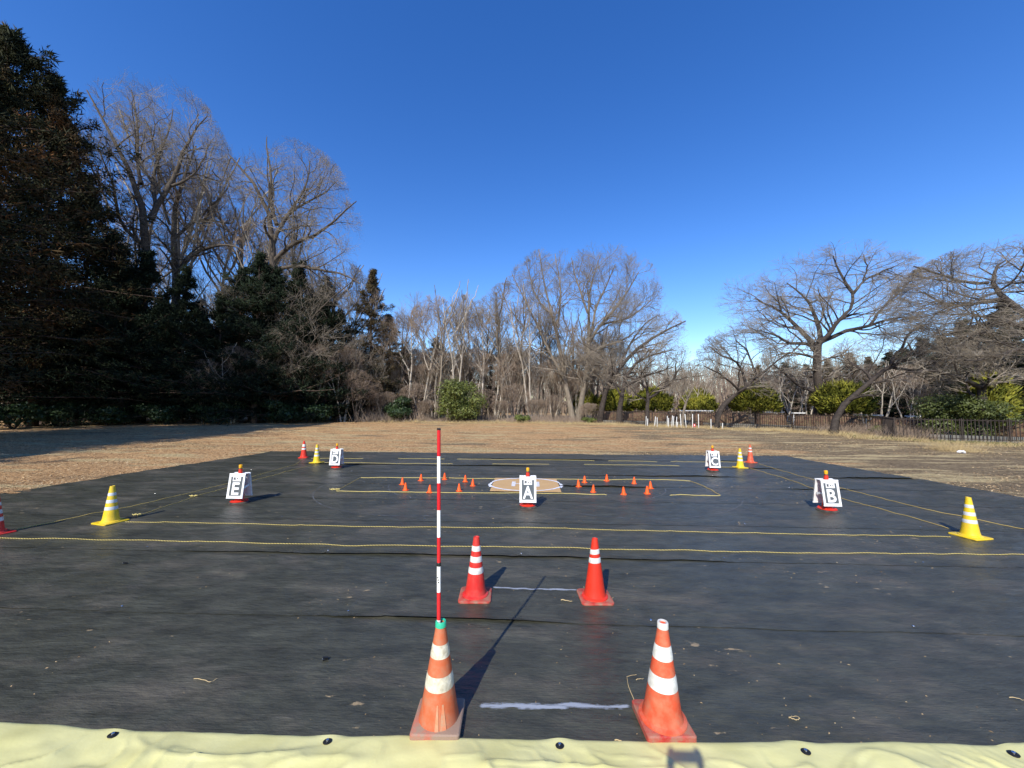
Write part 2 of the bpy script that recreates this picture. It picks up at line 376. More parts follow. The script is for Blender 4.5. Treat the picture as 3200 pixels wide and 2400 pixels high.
#--SETTING--
# ------------------------------------------------------------------ ground
FIELD = {}
def build_ground():
    m, nt, b = new_mat('litter_covered_earth')
    N = nt.nodes; L = nt.links
    tc = N.new('ShaderNodeTexCoord')
    def noise(scale, detail, stretch=(1, 1, 1), rough=0.6):
        mp = N.new('ShaderNodeMapping'); mp.inputs['Scale'].default_value = stretch
        L.new(tc.outputs['Object'], mp.inputs[0])
        n = N.new('ShaderNodeTexNoise'); n.inputs['Scale'].default_value = scale; n.inputs['Detail'].default_value = detail; n.inputs['Roughness'].default_value = rough
        L.new(mp.outputs[0], n.inputs['Vector']); return n.outputs['Fac']
    def ramp(fac, stops):
        cr = N.new('ShaderNodeValToRGB'); el = cr.color_ramp.elements
        el[0].position, el[0].color = stops[0][0], (*stops[0][1], 1); el[1].position, el[1].color = stops[-1][0], (*stops[-1][1], 1)
        for p, c in stops[1:-1]: el.new(p).color = (*c, 1)
        L.new(fac, cr.inputs[0]); return cr.outputs[0]
    def mix(f, a, c):
        mx = N.new('ShaderNodeMix'); mx.data_type = 'RGBA'; L.new(f, mx.inputs[0]); L.new(a, mx.inputs[6]); L.new(c, mx.inputs[7]); return mx.outputs[2]
    fine = noise(7, 10, rough=0.82)
    litter = ramp(fine, [(0.36, (0.13, 0.082, 0.042)), (0.46, (0.36, 0.21, 0.10)), (0.56, (0.57, 0.36, 0.175)), (0.68, (0.74, 0.53, 0.29))])
    earth = ramp(fine, [(0.36, (0.095, 0.068, 0.042)), (0.50, (0.20, 0.148, 0.088)), (0.66, (0.38, 0.29, 0.165))])
    straw = ramp(fine, [(0.34, (0.26, 0.19, 0.10)), (0.5, (0.46, 0.36, 0.19)), (0.68, (0.64, 0.53, 0.31))])
    big = noise(0.22, 5, (0.6, 1.4, 1))
    # bare earth shows more and more towards the right (north-east) part of the field
    sep = N.new('ShaderNodeSeparateXYZ'); L.new(tc.outputs['Object'], sep.inputs[0])
    mr = N.new('ShaderNodeMapRange'); mr.inputs['From Min'].default_value = 2; mr.inputs['From Max'].default_value = 16
    mr.inputs['To Min'].default_value = -0.10; mr.inputs['To Max'].default_value = 0.13
    L.new(sep.outputs['X'], mr.inputs['Value'])
    ad = N.new('ShaderNodeMath'); L.new(big, ad.inputs[0]); L.new(mr.outputs[0], ad.inputs[1])
    f1 = N.new('ShaderNodeMapRange'); f1.inputs['From Min'].default_value = 0.47; f1.inputs['From Max'].default_value = 0.55; L.new(ad.outputs[0], f1.inputs['Value'])
    c1 = mix(f1.outputs[0], litter, earth)
    st = noise(0.5, 6, (0.35, 2.2, 1))
    f2 = N.new('ShaderNodeMapRange'); f2.inputs['From Min'].default_value = 0.52; f2.inputs['From Max'].default_value = 0.60; L.new(st, f2.inputs['Value'])
    c2 = mix(f2.outputs[0], c1, straw)
    drk = noise(1.3, 8, (0.45, 1.6, 1), 0.7)
    f3 = N.new('ShaderNodeMapRange'); f3.inputs['From Min'].default_value = 0.54; f3.inputs['From Max'].default_value = 0.66; f3.inputs['To Max'].default_value = 0.75; L.new(drk, f3.inputs['Value'])
    soil_c = ramp(fine, [(0.36, (0.06, 0.042, 0.028)), (0.52, (0.12, 0.085, 0.053)), (0.68, (0.26, 0.19, 0.11))])
    c2 = mix(f3.outputs[0], c2, soil_c)
    L.new(c2, b.inputs['Base Color'])
    b.inputs['Roughness'].default_value = 0.95; b.inputs['Specular IOR Level'].default_value = 0.15
    bp = N.new('ShaderNodeBump'); bp.inputs['Strength'].default_value = 1.0; bp.inputs['Distance'].default_value = 0.09
    L.new(fine, bp.inputs['Height']); L.new(bp.outputs[0], b.inputs['Normal'])
    xs = np.unique(np.concatenate([np.linspace(-600, -60, 8), np.linspace(-60, 60, 241), np.linspace(60, 600, 8)]))
    ys = np.unique(np.concatenate([np.linspace(-300, -20, 5), np.linspace(-20, 75, 191), np.linspace(75, 900, 10)]))
    X, Y = np.meshgrid(xs, ys)
    Z = ground_h(X, Y)
    nx, ny = len(xs), len(ys)
    idx = np.arange(nx * ny).reshape(ny, nx)
    Fc = np.stack([idx[:-1, :-1], idx[:-1, 1:], idx[1:, 1:], idx[1:, :-1]], -1).reshape(-1, 4)
    o = link('ground', np_mesh('ground', np.stack([X, Y, Z], -1).reshape(-1, 3), Fc), m, smooth=True)
    tag(o, kind='structure')
def ground_h(X, Y):
    X = np.asarray(X, float); Y = np.asarray(Y, float)
    d = np.maximum(np.maximum(np.abs(X - 0.5) - 11.3, 0), np.maximum(np.maximum(Y - 16.2, 0), np.maximum(-3 - Y, 0)))
    k = np.clip(d / 3, 0, 1)
    return k * (0.05 * vn(X * 0.4, Y * 0.5, 11) + 0.03 * vn(X * 1.1, Y * 1.5, 12)) - 0.012
build_ground()

# ------------------------------------------------------------------ black sheet laid in strips
L0, L1 = gp(0, 1068), gp(585, 976)
R0, R1 = gp(2212, 1076), gp(1702, 987)
Y_NEAR, Y_FAR = 2.58, (L1.y + R1.y) / 2
def xl(y): return L1.x + (L0.x - L1.x) * (y - L1.y) / (L0.y - L1.y)
def xr(y): return R1.x + (R0.x - R1.x) * (y - R1.y) / (R0.y - R1.y)
STRIP = 1.74
def sheet_material():
    m, nt, b = new_mat('black_woven_weed_sheet')
    N = nt.nodes; L = nt.links
    tc = N.new('ShaderNodeTexCoord')
    def noise(scale, detail, stretch, rough=0.6):
        mp = N.new('ShaderNodeMapping'); mp.inputs['Scale'].default_value = stretch
        L.new(tc.outputs['Object'], mp.inputs[0])
        n = N.new('ShaderNodeTexNoise'); n.inputs['Scale'].default_value = scale; n.inputs['Detail'].default_value = detail; n.inputs['Roughness'].default_value = rough
        L.new(mp.outputs[0], n.inputs['Vector']); return n.outputs['Fac']
    def mrange(f, a, c, d=0, e=1):
        mr = N.new('ShaderNodeMapRange'); mr.inputs['From Min'].default_value = a; mr.inputs['From Max'].default_value = c
        mr.inputs['To Min'].default_value = d; mr.inputs['To Max'].default_value = e; L.new(f, mr.inputs['Value']); return mr.outputs[0]
    def mix(f, a, c):
        mx = N.new('ShaderNodeMix'); mx.data_type = 'RGBA'; L.new(f, mx.inputs[0])
        L.new(a, mx.inputs[6]) if hasattr(a, 'node') else setattr(mx.inputs[6], 'default_value', (*a, 1))
        mx.inputs[7].default_value = (*c, 1); return mx.outputs[2]
    streak = noise(2.2, 9, (0.9, 1.8, 1), 0.72)
    c = mix(mrange(streak, 0.35, 0.7), (0.033, 0.0335, 0.0235), (0.070, 0.071, 0.052))
    dust = noise(0.9, 7, (0.6, 1.3, 1), 0.7)
    c = mix(mrange(dust, 0.50, 0.76, 0, 0.55), c, (0.16, 0.135, 0.105))
    scr = noise(16, 6, (0.35, 2.4, 1), 0.6)
    c = mix(mrange(scr, 0.64, 0.78, 0, 0.3), c, (0.17, 0.165, 0.155))
    soil = noise(8, 8, (0.8, 1.7, 1), 0.6); clus = noise(0.8, 3, (1, 1, 1), 0.5)
    ml_ = N.new('ShaderNodeMath'); ml_.operation = 'MULTIPLY_ADD'; L.new(clus, ml_.inputs[0]); ml_.inputs[1].default_value = 0.55; L.new(soil, ml_.inputs[2])
    c = mix(mrange(ml_.outputs[0], 0.985, 1.04, 0, 0.8), c, (0.34, 0.255, 0.145))
    L.new(c, b.inputs['Base Color'])
    L.new(mrange(dust, 0.35, 0.7, 0.30, 0.50), b.inputs['Roughness'])
    b.inputs['Specular IOR Level'].default_value = 0.42
    # woven tape: fine ribs along x, plus small creases
    wv = N.new('ShaderNodeTexWave'); wv.wave_type = 'BANDS'; wv.bands_direction = 'Y'
    wv.inputs['Scale'].default_value = 14; wv.inputs['Distortion'].default_value = 1.5; wv.inputs['Detail'].default_value = 2; wv.inputs['Detail Scale'].default_value = 2
    mp = N.new('ShaderNodeMapping'); mp.inputs['Scale'].default_value = (0.35, 1, 1); L.new(tc.outputs['Object'], mp.inputs[0]); L.new(mp.outputs[0], wv.inputs['Vector'])
    cr = noise(5, 6, (0.6, 1.7, 1), 0.62)
    b1 = N.new('ShaderNodeBump'); b1.inputs['Strength'].default_value = 0.12; b1.inputs['Distance'].default_value = 0.004
    L.new(wv.outputs['Fac'], b1.inputs['Height'])
    b2 = N.new('ShaderNodeBump'); b2.inputs['Strength'].default_value = 0.95; b2.inputs['Distance'].default_value = 0.034
    L.new(cr, b2.inputs['Height']); L.new(b1.outputs[0], b2.inputs['Normal']); L.new(b2.outputs[0], b.inputs['Normal'])
    return m
M['sheet'] = sheet_material()
def flap(x, k):
    """how far the near edge of strip k stands up"""
    n = vn(x * 0.33, k * 7.7, 21)
    return 0.0015 + np.clip(n - 0.12, 0, 1) * 0.050
sheet = empty('ground_sheet', (0, 0, 0))
tag(sheet, 'large black woven weed sheet covering the ground of the flying course', 'ground sheet')
nst = int(round((Y_FAR - Y_NEAR) / STRIP)); STRIP = (Y_FAR - Y_NEAR) / nst
for k in range(nst):
    y0 = Y_NEAR + k * STRIP; y1 = y0 + STRIP
    ny = 46 if k < 4 else 36; nx = 600 if k < 4 else 460
    v = np.linspace(0, 1, ny) ** 1.0
    yy = y0 - (0.05 if k else 0) + v * (y1 + 0.02 - y0 + (0.05 if k else 0))
    u = np.linspace(0, 1, nx)
    U, Yg = np.meshgrid(u, yy)
    edge = 0.05 * vn(Yg * 2.3, k * 0 + Yg * 0, 31)
    X = xl(Yg) + edge + U * (xr(Yg) - xl(Yg))
    Z = sheet_h(X, Yg)
    fl = np.clip(1 - (Yg - yy[0]) / 0.16, 0, 1) ** 1.5
    if k: Z = Z + flap(X, k) * fl
    Z = Z - 0.006 * np.clip((Yg - (y1 - 0.1)) / 0.1, 0, 1) * (1 if k < nst - 1 else -2)
    if k == nst - 1: Yg = Yg + 0.06 * vn(X * 1.3, 0 * X, 33) * np.clip((Yg - (y1 - 0.3)) / 0.3, 0, 1)
    if k == 0: Z = np.where(Yg < y0 + 0.12, Z - 0.012 * (1 - (Yg - y0) / 0.12), Z)
    idx = np.arange(nx * ny).reshape(ny, nx)
    Fc = np.stack([idx[:-1, :-1], idx[:-1, 1:], idx[1:, 1:], idx[1:, :-1]], -1).reshape(-1, 4)
    link('strip', np_mesh('strip', np.stack([X, Yg, Z], -1).reshape(-1, 3), Fc), M['sheet'], sheet, smooth=True)
def H(x, y): return float(sheet_h(x, y))

# ------------------------------------------------------------------ pale yellow tarp in front
def tarp_material():
    m, nt, b = new_mat('pale_yellow_tarp')
    N = nt.nodes; L = nt.links
    tc = N.new('ShaderNodeTexCoord')
    n = N.new('ShaderNodeTexNoise'); n.inputs['Scale'].default_value = 3; n.inputs['Detail'].default_value = 7; L.new(tc.outputs['Object'], n.inputs['Vector'])
    cr = N.new('ShaderNodeValToRGB'); cr.color_ramp.elements[0].position = 0.3; cr.color_ramp.elements[0].color = (0.57, 0.54, 0.23, 1)
    cr.color_ramp.elements[1].position = 0.7; cr.color_ramp.elements[1].color = (0.66, 0.63, 0.30, 1)
    L.new(n.outputs['Fac'], cr.inputs[0]); L.new(cr.outputs[0], b.inputs['Base Color'])
    b.inputs['Roughness'].default_value = 0.5; b.inputs['Specular IOR Level'].default_value = 0.35
    n2 = N.new('ShaderNodeTexNoise'); n2.inputs['Scale'].default_value = 45; n2.inputs['Detail'].default_value = 5; L.new(tc.outputs['Object'], n2.inputs['Vector'])
    bp = N.new('ShaderNodeBump'); bp.inputs['Strength'].default_value = 0.25; bp.inputs['Distance'].default_value = 0.004
    L.new(n2.outputs['Fac'], bp.inputs['Height']); L.new(bp.outputs[0], b.inputs['Normal'])
    return m
M['tarp'] = tarp_material()
TE = [gp(px, py) for px, py in ((-300, 1552), (0, 1564), (130, 1571), (238, 1583), (400, 1585), (560, 1591), (704, 1597), (860, 1593), (1000, 1598), (1205, 1604), (1400, 1606), (1560, 1608), (1700, 1606), (1742, 1612), (1900, 1606), (2060, 1611), (2150, 1618), (2212, 1608), (2500, 1618))]
TX = np.array([p.x for p in TE]); TY = np.array([p.y for p in TE])
PEGS = [(243, 1589), (707, 1603), (1209, 1612), (1741, 1625), (2190, 1630)]
def tarp_h(X, Y):
    ed = np.clip((np.interp(X, TX, TY) - Y) / 0.25, 0, 1)
    w = vn(X * 1.1, Y * 1.1, 41)
    h = 0.022 * ed * (1 + vn(X * 1.4 + w, Y * 2.2, 42)) + 0.010 * ed * vn(X * 4 + 2 * w, Y * 6, 43) + 0.004 * ed * vn(X * 11 + w, Y * 13, 44)
    r = 1 - np.abs(vn(X * 1.8 + 1.5 * w, Y * 3.2 + w, 45))
    h = h + 0.022 * ed * r ** 12 + 0.015 * ed * (1 - np.abs(vn(X * 4.5 + w, Y * 6.5 + 2 * w, 47))) ** 6
    return 0.030 + h
def build_tarp():
    nx, ny = 520, 120
    xs = np.linspace(-4.6, 5.0, nx); v = np.linspace(0, 1, ny)
    X, V = np.meshgrid(xs, v)
    Yt = np.interp(X, TX, TY) + 0.004 * vn(X * 9, X * 0, 46)
    Y = Yt - V * (0.9 * V + 0.75) * 2.5
    Z = tarp_h(X, Y) - np.clip(1 - V / 0.012, 0, 1) * 0.016
    for px, py in PEGS:
        p = gp(px, py)
        d = np.sqrt((X - p.x) ** 2 + (Y - p.y) ** 2)
        Z -= (Z - 0.031) * np.exp(-(d / 0.11) ** 2)
    idx = np.arange(nx * ny).reshape(ny, nx)
    Fc = np.stack([idx[:-1, :-1], idx[1:, :-1], idx[1:, 1:], idx[:-1, 1:]], -1).reshape(-1, 4)
    o = link('tarp', np_mesh('tarp', np.stack([X, Y, Z], -1).reshape(-1, 3), Fc), M['tarp'], smooth=True)
    tag(o, 'pale yellow wrinkled tarp along the front edge of the black sheet', 'tarp')
build_tarp()
peg0 = empty('ground_peg', (0, 0, 0))
MB().lathe([(0.027, 0), (0.029, 0.004), (0.024, 0.008), (0.011, 0.010), (0.0001, 0.010)], 24).build('washer', M['black_plastic'], peg0, smooth=True)
MB().lathe([(0.010, 0.0), (0.010, 0.017), (0.004, 0.021), (0.0001, 0.021)], 12, c=(0, 0, 0)).build('pin_head', M['steel'], peg0, smooth=True)
peg_lab = ['black disc peg at the left end of the yellow tarp edge', 'black disc peg on the tarp edge left of the faded orange cone', 'black disc peg on the tarp edge between the two nearest cones',
           'black disc peg on the tarp edge right of the white capped cone', 'black disc peg in the right corner of the yellow tarp']
for i, (px, py) in enumerate(PEGS):
    p = gp(px, py, 0.034)
    o = peg0 if i == 0 else copy_tree(peg0)
    o.location = (p.x, p.y, 0.035); o.rotation_euler = (0.12 * (i - 2) * 0.4, 0.1, i)
    tag(o, peg_lab[i], 'peg', 'disc pegs along the tarp edge')

#--OBJECTS--
# ------------------------------------------------------------------ traffic cones
def cone_r(z, h, r0, r1): return r0 + (r1 - r0) * z / h
def make_cone(name, label, loc, rotz, col, basecol, bands, bandmat, h=0.70, plate=0.37, plate_t=0.035, r0=0.135, r1=0.032, cap=None, tilt=None, flange=True, group=None, bev=0.03, extra=None):
    t = empty(name, loc, rotz, tilt); tag(t, label, 'traffic cone', group)
    b = MB()
    b.box((0, 0, plate_t / 2), (plate, plate, plate_t), bev)
    b.build('base', basecol, t, smooth=True)
    c = MB(); z0 = plate_t
    H_ = h - z0
    prof = []
    if flange: prof += [(r0 + 0.028, z0 - 0.001), (r0 + 0.026, z0 + 0.010), (r0 + 0.010, z0 + 0.018)]
    prof += [(r0 + 0.003, z0 + 0.022 if flange else z0)]
    n = 16
    for i in range(1, n + 1):
        z = 0.03 + (H_ - 0.03) * i / n
        prof.append((cone_r(z, H_, r0, r1), z0 + z))
    prof += [(r1 - 0.005, h), (r1 - 0.008, h - 0.006), (r1 - 0.009, h - 0.05)]
    c.lathe(prof, 40)
    c.build('cone_body', col, t, smooth=True)
    for (a, e, *sk) in bands:       # heights above the ground, optional slant
        sk = sk[0] if sk else 0
        bb = MB(); V = []; Fc = []; n = 40; ks = 5
        for j in range(ks):
            for i in range(n):
                an = 2 * PI * i / n
                z = a + (e - a) * j / (ks - 1) + sk * math.cos(an + 0.6)
                r = cone_r(z - z0, H_, r0, r1) + (0.0022 if 0 < j < ks - 1 else 0.0006)
                V.append((r * math.cos(an), r * math.sin(an), z))
        for j in range(ks - 1):
            for i in range(n):
                Fc.append((j * n + i, j * n + (i + 1) % n, (j + 1) * n + (i + 1) % n, (j + 1) * n + i))
        bb.add(V, Fc); bb.build('reflective_band', bandmat, t, smooth=True)
    if cap:
        MB().lathe([(r1 + 0.008, h - cap[1]), (r1 + 0.007, h + 0.004), (r1 + 0.003, h + 0.009), (r1 - 0.006, h + 0.008), (r1 - 0.008, h - 0.03)], 32).build('top_ring', cap[0], t, smooth=True)
    if extra: extra(t)
    return t
def on_sheet(px, py, dz=0.0):
    p = gp(px, py, 0.03); return Vector((p.x, p.y, H(p.x, p.y) + dz))

Z_ = 2.765 * SC   # zoomed crops -> sheet px
nl = gp((800 + 1580 / 2.765) / SC, (1800 + 1212 / 2.765) / SC, 0.06)
def torn(t):
    # torn strips of tape hanging down the front of the cone
    for (a0, z0, z1, w) in ((-1.50, 0.205, 0.045, 0.030), (-1.18, 0.205, 0.050, 0.045)):
        V = []; Fc = []
        for j in range(7):
            z = z0 + (z1 - z0) * j / 6
            r = cone_r(z - 0.05, 0.66, 0.14, 0.032) + 0.003 + 0.006 * (j / 6)
            for s in (-0.5, 0.5):
                an = a0 + s * (w * (0.25 + 0.75 * j / 6)) / r
                V.append((r * math.cos(an), r * math.sin(an), z)); V.append(((r - 0.002) * math.cos(an), (r - 0.002) * math.sin(an), z))
        for j in range(6):
            k = j * 4
            Fc += [(k, k + 2, k + 6, k + 4), (k + 1, k + 5, k + 7, k + 3), (k, k + 4, k + 5, k + 1), (k + 2, k + 3, k + 7, k + 6)]
        MB().add(V, Fc).build('torn_strip', M['orange_tape'], t)
M['orange_tape'] = simple('dusty_orange_tape', (0.55, 0.20, 0.10), 0.6, 0.3, var=0.1, dirt=(0.4, 0.3, 0.2), dirt_amt=0.8, dscale=20)
cone_nl = make_cone('traffic_cone', 'faded orange cone with dirty white bands and a teal ring, carrying the tall pole', (nl.x, nl.y, 0.020), R_(2), M['orange_faded'], M['base_dusty'],
    [(0.275, 0.37), (0.485, 0.575)], M['dirty_band'], h=0.715, plate=0.345, plate_t=0.05, r0=0.142, r1=0.032, cap=(M['teal'], 0.03), flange=False, extra=torn, bev=0.02, tilt=(R_(0.4), R_(0.5)))
nr = gp(2070 / SC, (1800 + 1225 / 2.765) / SC, 0.06)
cone_nr = make_cone('traffic_cone', 'nearest red-orange cone with two white bands and a chalky white cap', (nr.x, nr.y, 0.020), R_(4), M['red_orange'], M['red_base'],
    [(0.275, 0.375), (0.475, 0.57)], M['white_band'], h=0.715, plate=0.345, plate_t=0.048, r0=0.140, r1=0.032, cap=(M['cap_white'], 0.035), flange=True, bev=0.02, tilt=(0, R_(1)))
ml = on_sheet(1027, 1286, 0.0)
make_cone('traffic_cone', 'deep red cone with three white bands left of the thin chalk line', ml, R_(3), M['red'], M['red_base'],
    [(0.285, 0.355), (0.415, 0.48), (0.54, 0.60)], M['white_band'], h=0.70, plate=0.385, plate_t=0.022, r0=0.128, r1=0.034, bev=0.05, tilt=(0, R_(0.5)))
mr_ = on_sheet(1285, 1288, 0.0)
make_cone('traffic_cone', 'scarlet cone with two slanted white bands right of the thin chalk line', mr_, R_(4), M['scarlet'], M['red_base'],
    [(0.425, 0.485, 0.006), (0.525, 0.58, 0.008)], M['white_band'], h=0.70, plate=0.385, plate_t=0.022, r0=0.128, r1=0.034, bev=0.05, tilt=(0, R_(0.3)))
yb = [(0.245, 0.305), (0.375, 0.435), (0.51, 0.565)]
ykw = dict(h=0.69, plate=0.40, plate_t=0.02, r0=0.128, r1=0.036, bev=0.03)
def cone_at(px, py): return on_sheet(px, py)
YC = {'FL': (239, 1126), 'FR': (2096, 1157), 'BL': (684, 999), 'BR': (1599, 1010)}
YL = {'FL': 'yellow cone with silver bands at the front left corner of the inner rope', 'FR': 'yellow cone with silver bands at the front right corner of the inner rope',
      'BL': 'far yellow cone between the orange-red cone and the sign with letter D', 'BR': 'far yellow cone between the sign with letter C and a red cone'}
for k, (px, py) in YC.items():
    make_cone('traffic_cone', YL[k], cone_at(px, py), {'FL': R_(-14), 'FR': R_(12), 'BL': R_(-8), 'BR': R_(6)}[k], M['yellow'], M['yellow'], yb, M['silver_band'], group='yellow corner cones', **ykw)
make_cone('traffic_cone', 'red cone with white bands cut off by the left edge of the picture', cone_at(-14, 1152), R_(-14), M['red'], M['red'], [(0.22, 0.29), (0.35, 0.42), (0.49, 0.55)], M['white_band'], group='red outer corner cones', **ykw)
make_cone('traffic_cone', 'far orange-red cone with white bands standing left of the far yellow cone', cone_at(656, 988), 0.2, M['scarlet'], M['scarlet'], [(0.34, 0.41), (0.46, 0.57)], M['white_band'], group='red outer corner cones', h=0.70, plate=0.34, plate_t=0.03, r0=0.13, r1=0.034)
make_cone('traffic_cone', 'far red cone with two thin white bands standing right of the far yellow cone', cone_at(1621, 999), 0.3, M['red_orange'], M['red_orange'], [(0.42, 0.47), (0.54, 0.59)], M['white_band'], group='red outer corner cones', h=0.70, plate=0.36, plate_t=0.03, r0=0.125, r1=0.034)

# ------------------------------------------------------------------ ranging pole standing in the near cone
def build_pole():
    t = empty('ranging_pole', (nl.x, nl.y, 0.03), 0, (R_(0.3), R_(-0.75)))
    tag(t, 'tall red and white ranging pole standing upright in the faded orange cone', 'pole')
    top = 2.12; r = 0.0125; z = top; i = 0
    segs = []
    while z > 0.62:
        z2 = z - 0.2
        if i == 5: z2 = z - 0.2
        segs.append((z2, z, i)); z = z2; i += 1
    for a, b_, i in segs:
        rr = 0.0135 if i < 5 else 0.0145
        MB().lathe([(rr, a), (rr, b_ - 0.0005)], 16, cap0=True, cap1=True).build('pole_band', M['pole_red'] if i % 2 == 0 else M['pole_white'], t, smooth=True)
    MB().lathe([(0.0145, top - 1.012), (0.0165, top - 1.010), (0.0165, top - 0.988), (0.0145, top - 0.985)], 16).build('joint_collar', M['black_plastic'], t, smooth=True)
    MB().lathe([(0.0145, top - 0.004), (0.0145, top + 0.010), (0.0001, top + 0.012)], 16).build('end_cap', M['black_plastic'], t, smooth=True)
    for k in range(3):
        MB().box((-0.004 + 0.002 * k, -0.0150, top - 1.09 - 0.018 * k), (0.008, 0.001, 0.010)).build('print_mark', M['black_print'], t)
build_pole()

# ------------------------------------------------------------------ text helper
def text_mesh(s, size, bold=0.0, sx=1.0, font_shear=0):
    cu = bpy.data.curves.new('t', 'FONT'); cu.body = s; cu.size = size; cu.offset = bold; cu.extrude = 0.0015
    cu.align_x = 'CENTER'; cu.align_y = 'CENTER'; cu.resolution_u = 4
    ob = bpy.data.objects.new('t', cu); C.objects.link(ob)
    bpy.context.view_layer.update()
    me = bpy.data.meshes.new_from_object(ob.evaluated_get(bpy.context.evaluated_depsgraph_get()))
    bpy.data.objects.remove(ob)
    n = len(me.vertices); co = np.zeros(n * 3, dtype=np.float32); me.vertices.foreach_get('co', co); co = co.reshape(-1, 3)
    mn, mx = co.min(0), co.max(0)
    co[:, :2] -= (mn[:2] + mx[:2]) / 2
    co[:, 0] *= sx
    out = np.stack([co[:, 0], -co[:, 2], co[:, 1]], -1)     # stand it up facing -y
    me.vertices.foreach_set('co', out.astype(np.float32).ravel()); me.update()
    return me, (mx[0] - mn[0]) * sx, mx[1] - mn[1]

# ------------------------------------------------------------------ lettered sign cones
def make_sign(letter, px, py, rotz, label, dz=0.0):
    loc = on_sheet(px, py)
    t = empty('sign_cone', loc, rotz); tag(t, label, 'sign', 'lettered sign cones marking the course')
    MB().lathe([(0.21, 0), (0.212, 0.015), (0.19, 0.034), (0.165, 0.037)], 40, cap0=True).build('rubber_base', M['dark_rubber'], t, smooth=True)
    c = MB(); prof = [(0.178, 0.036), (0.182, 0.048), (0.150, 0.058), (0.105, 0.075)]
    for i in range(9): prof.append((0.096 + (0.036 - 0.096) * i / 8, 0.09 + 0.68 * i / 8))
    prof.append((0.0001, 0.77))
    c.lathe(prof, 36).build('cone_body', M['scarlet'], t, smooth=True)
    for a in range(4):    # lugs of the cone foot
        an = a * PI / 2 + PI / 4
        MB().box((0.125 * math.cos(an), 0.125 * math.sin(an), 0.062), (0.07, 0.025, 0.03), rz=an).build('foot_rib', M['scarlet'], t)
    lamp = MB().lathe([(0.030, 0.770), (0.034, 0.778), (0.034, 0.792)], 20).build('lamp_socket', M['dark_rubber'], t, smooth=True)
    MB().lathe([(0.033, 0.792), (0.037, 0.798), (0.035, 0.818), (0.039, 0.826), (0.036, 0.850), (0.037, 0.866), (0.028, 0.874), (0.0001, 0.875)], 14, wob=0.03).build('lamp_lens', M['lamp_amber'], t, smooth=True)
    # A-frame: two white boards leaning together over the cone
    W, Hb, th = 0.37, 0.56, 0.012
    for s, nm in ((-1, 'front'), (1, 'back')):
        lean = R_(9) * s
        e = bpy.data.objects.new('board', None)
        # board mesh itself carries the frame; printed faces are its sub-parts
        b = MB(); b.box((0, 0, 0), (W, th, Hb), 0)
        o = b.build('board', M['white'], t)
        bpy.data.objects.remove(e)
        o.location = (0, s * 0.118, 0.408); o.rotation_euler = (lean, 0, 0)
        # rolled rim
        rm = MB()
        for (cx, cz, dx, dz_) in ((0, Hb / 2 - 0.012, W + 0.006, 0.024), (0, -Hb / 2 + 0.012, W + 0.006, 0.024), (-W / 2 + 0.012, 0, 0.024, Hb - 0.048), (W / 2 - 0.012, 0, 0.024, Hb - 0.048)):
            rm.box((cx, 0, cz), (dx, th + 0.012, dz_), 0)
        rm.build('rim', M['white'], o)
        f = s * -1
        if s == -1:
            pn = MB().box((0, -th / 2 - 0.002, -0.005), (0.272, 0.004, 0.425)).build('print_panel', M['sign_dark'], o)
            me, w_, h_ = text_mesh(letter, 0.40, 0.0085, 1.0)
            sc = 0.275 / h_
            lo = link('letter', me, M['paper'], o); lo.location = (0, -th / 2 - 0.0062, -0.060); lo.scale = (min(sc * (0.94 if letter != 'E' else 1.0), 0.225 / w_), 1, sc)
            MB().box((0, -th / 2 - 0.0055, 0.153), (0.185, 0.003, 0.098)).build('logo_plate', M['paper'], o)
            MB().box((-0.050, -th / 2 - 0.0078, 0.160), (0.050, 0.0016, 0.058)).build('logo_square', M['black_print'], o)
            me, w_, h_ = text_mesh('J', 0.05, 0.001)
            j = link('logo_letter', me, M['paper'], o); j.location = (-0.046, -th / 2 - 0.0098, 0.160); j.scale = (1.0, 0.5, 1.0)
            me, w_, h_ = text_mesh('M A', 0.042, 0.0012)
            j = link('logo_letter', me, M['black_print'], o); j.location = (0.033, -th / 2 - 0.0082, 0.160); j.scale = (0.074 / w_, 0.5, 1.0)
            MB().box((0.033, -th / 2 - 0.0076, 0.126), (0.070, 0.0012, 0.005)).build('logo_small_line', M['kerb'], o)
    # top shelf and folded side braces between the boards
    MB().box((-0.11, 0, 0.672), (0.125, 0.15, 0.008)).build('hinge_plate', M['white'], t)
    MB().box((0.11, 0, 0.672), (0.125, 0.15, 0.008)).build('hinge_plate', M['white'], t)
    for sx in (-1, 1):
        b = MB(); x = sx * 0.170; e = 0.008 * sx
        V = []
        for xx in (x, x - e):
            V += [(xx, -0.083, 0.60), (xx, 0.083, 0.60), (xx, 0.125, 0.36), (xx, 0.0, 0.30), (xx, -0.125, 0.36)]
        Fc = [(0, 1, 2, 3, 4), (9, 8, 7, 6, 5)] + [(i, (i + 1) % 5, (i + 1) % 5 + 5, i + 5) for i in range(5)]
        Fc = [tuple(reversed(q)) for q in Fc] if sx > 0 else Fc
        V = [(p[0] - sx * (0.10 if i % 5 in (2, 3) and False else 0.012), p[1], p[2]) for i, p in enumerate(V)]
        # inset webs so the open side stays visible
        bb = MB(); bb.box((x - sx * 0.02, 0.0, 0.378), (0.008, 0.20, 0.05), 0, M4=Matrix.Rotation(R_(14 * sx), 4, 'X'))
        bb.build('side_brace', M['white'], t)
    return t
make_sign('A', 1140, 1093, R_(1), 'white board with letter A on a cone in front of the landing pad')
make_sign('B', 1787, 1102, R_(0), 'white board with letter B on a cone at the front right')
make_sign('C', 1540, 1017, R_(0), 'white board with letter C on a cone at the back right')
make_sign('D', 727, 1010, R_(0), 'white board with letter D on a cone at the back left')
make_sign('E', 517, 1084, R_(1), 'white board with letter E on a cone at the front left')

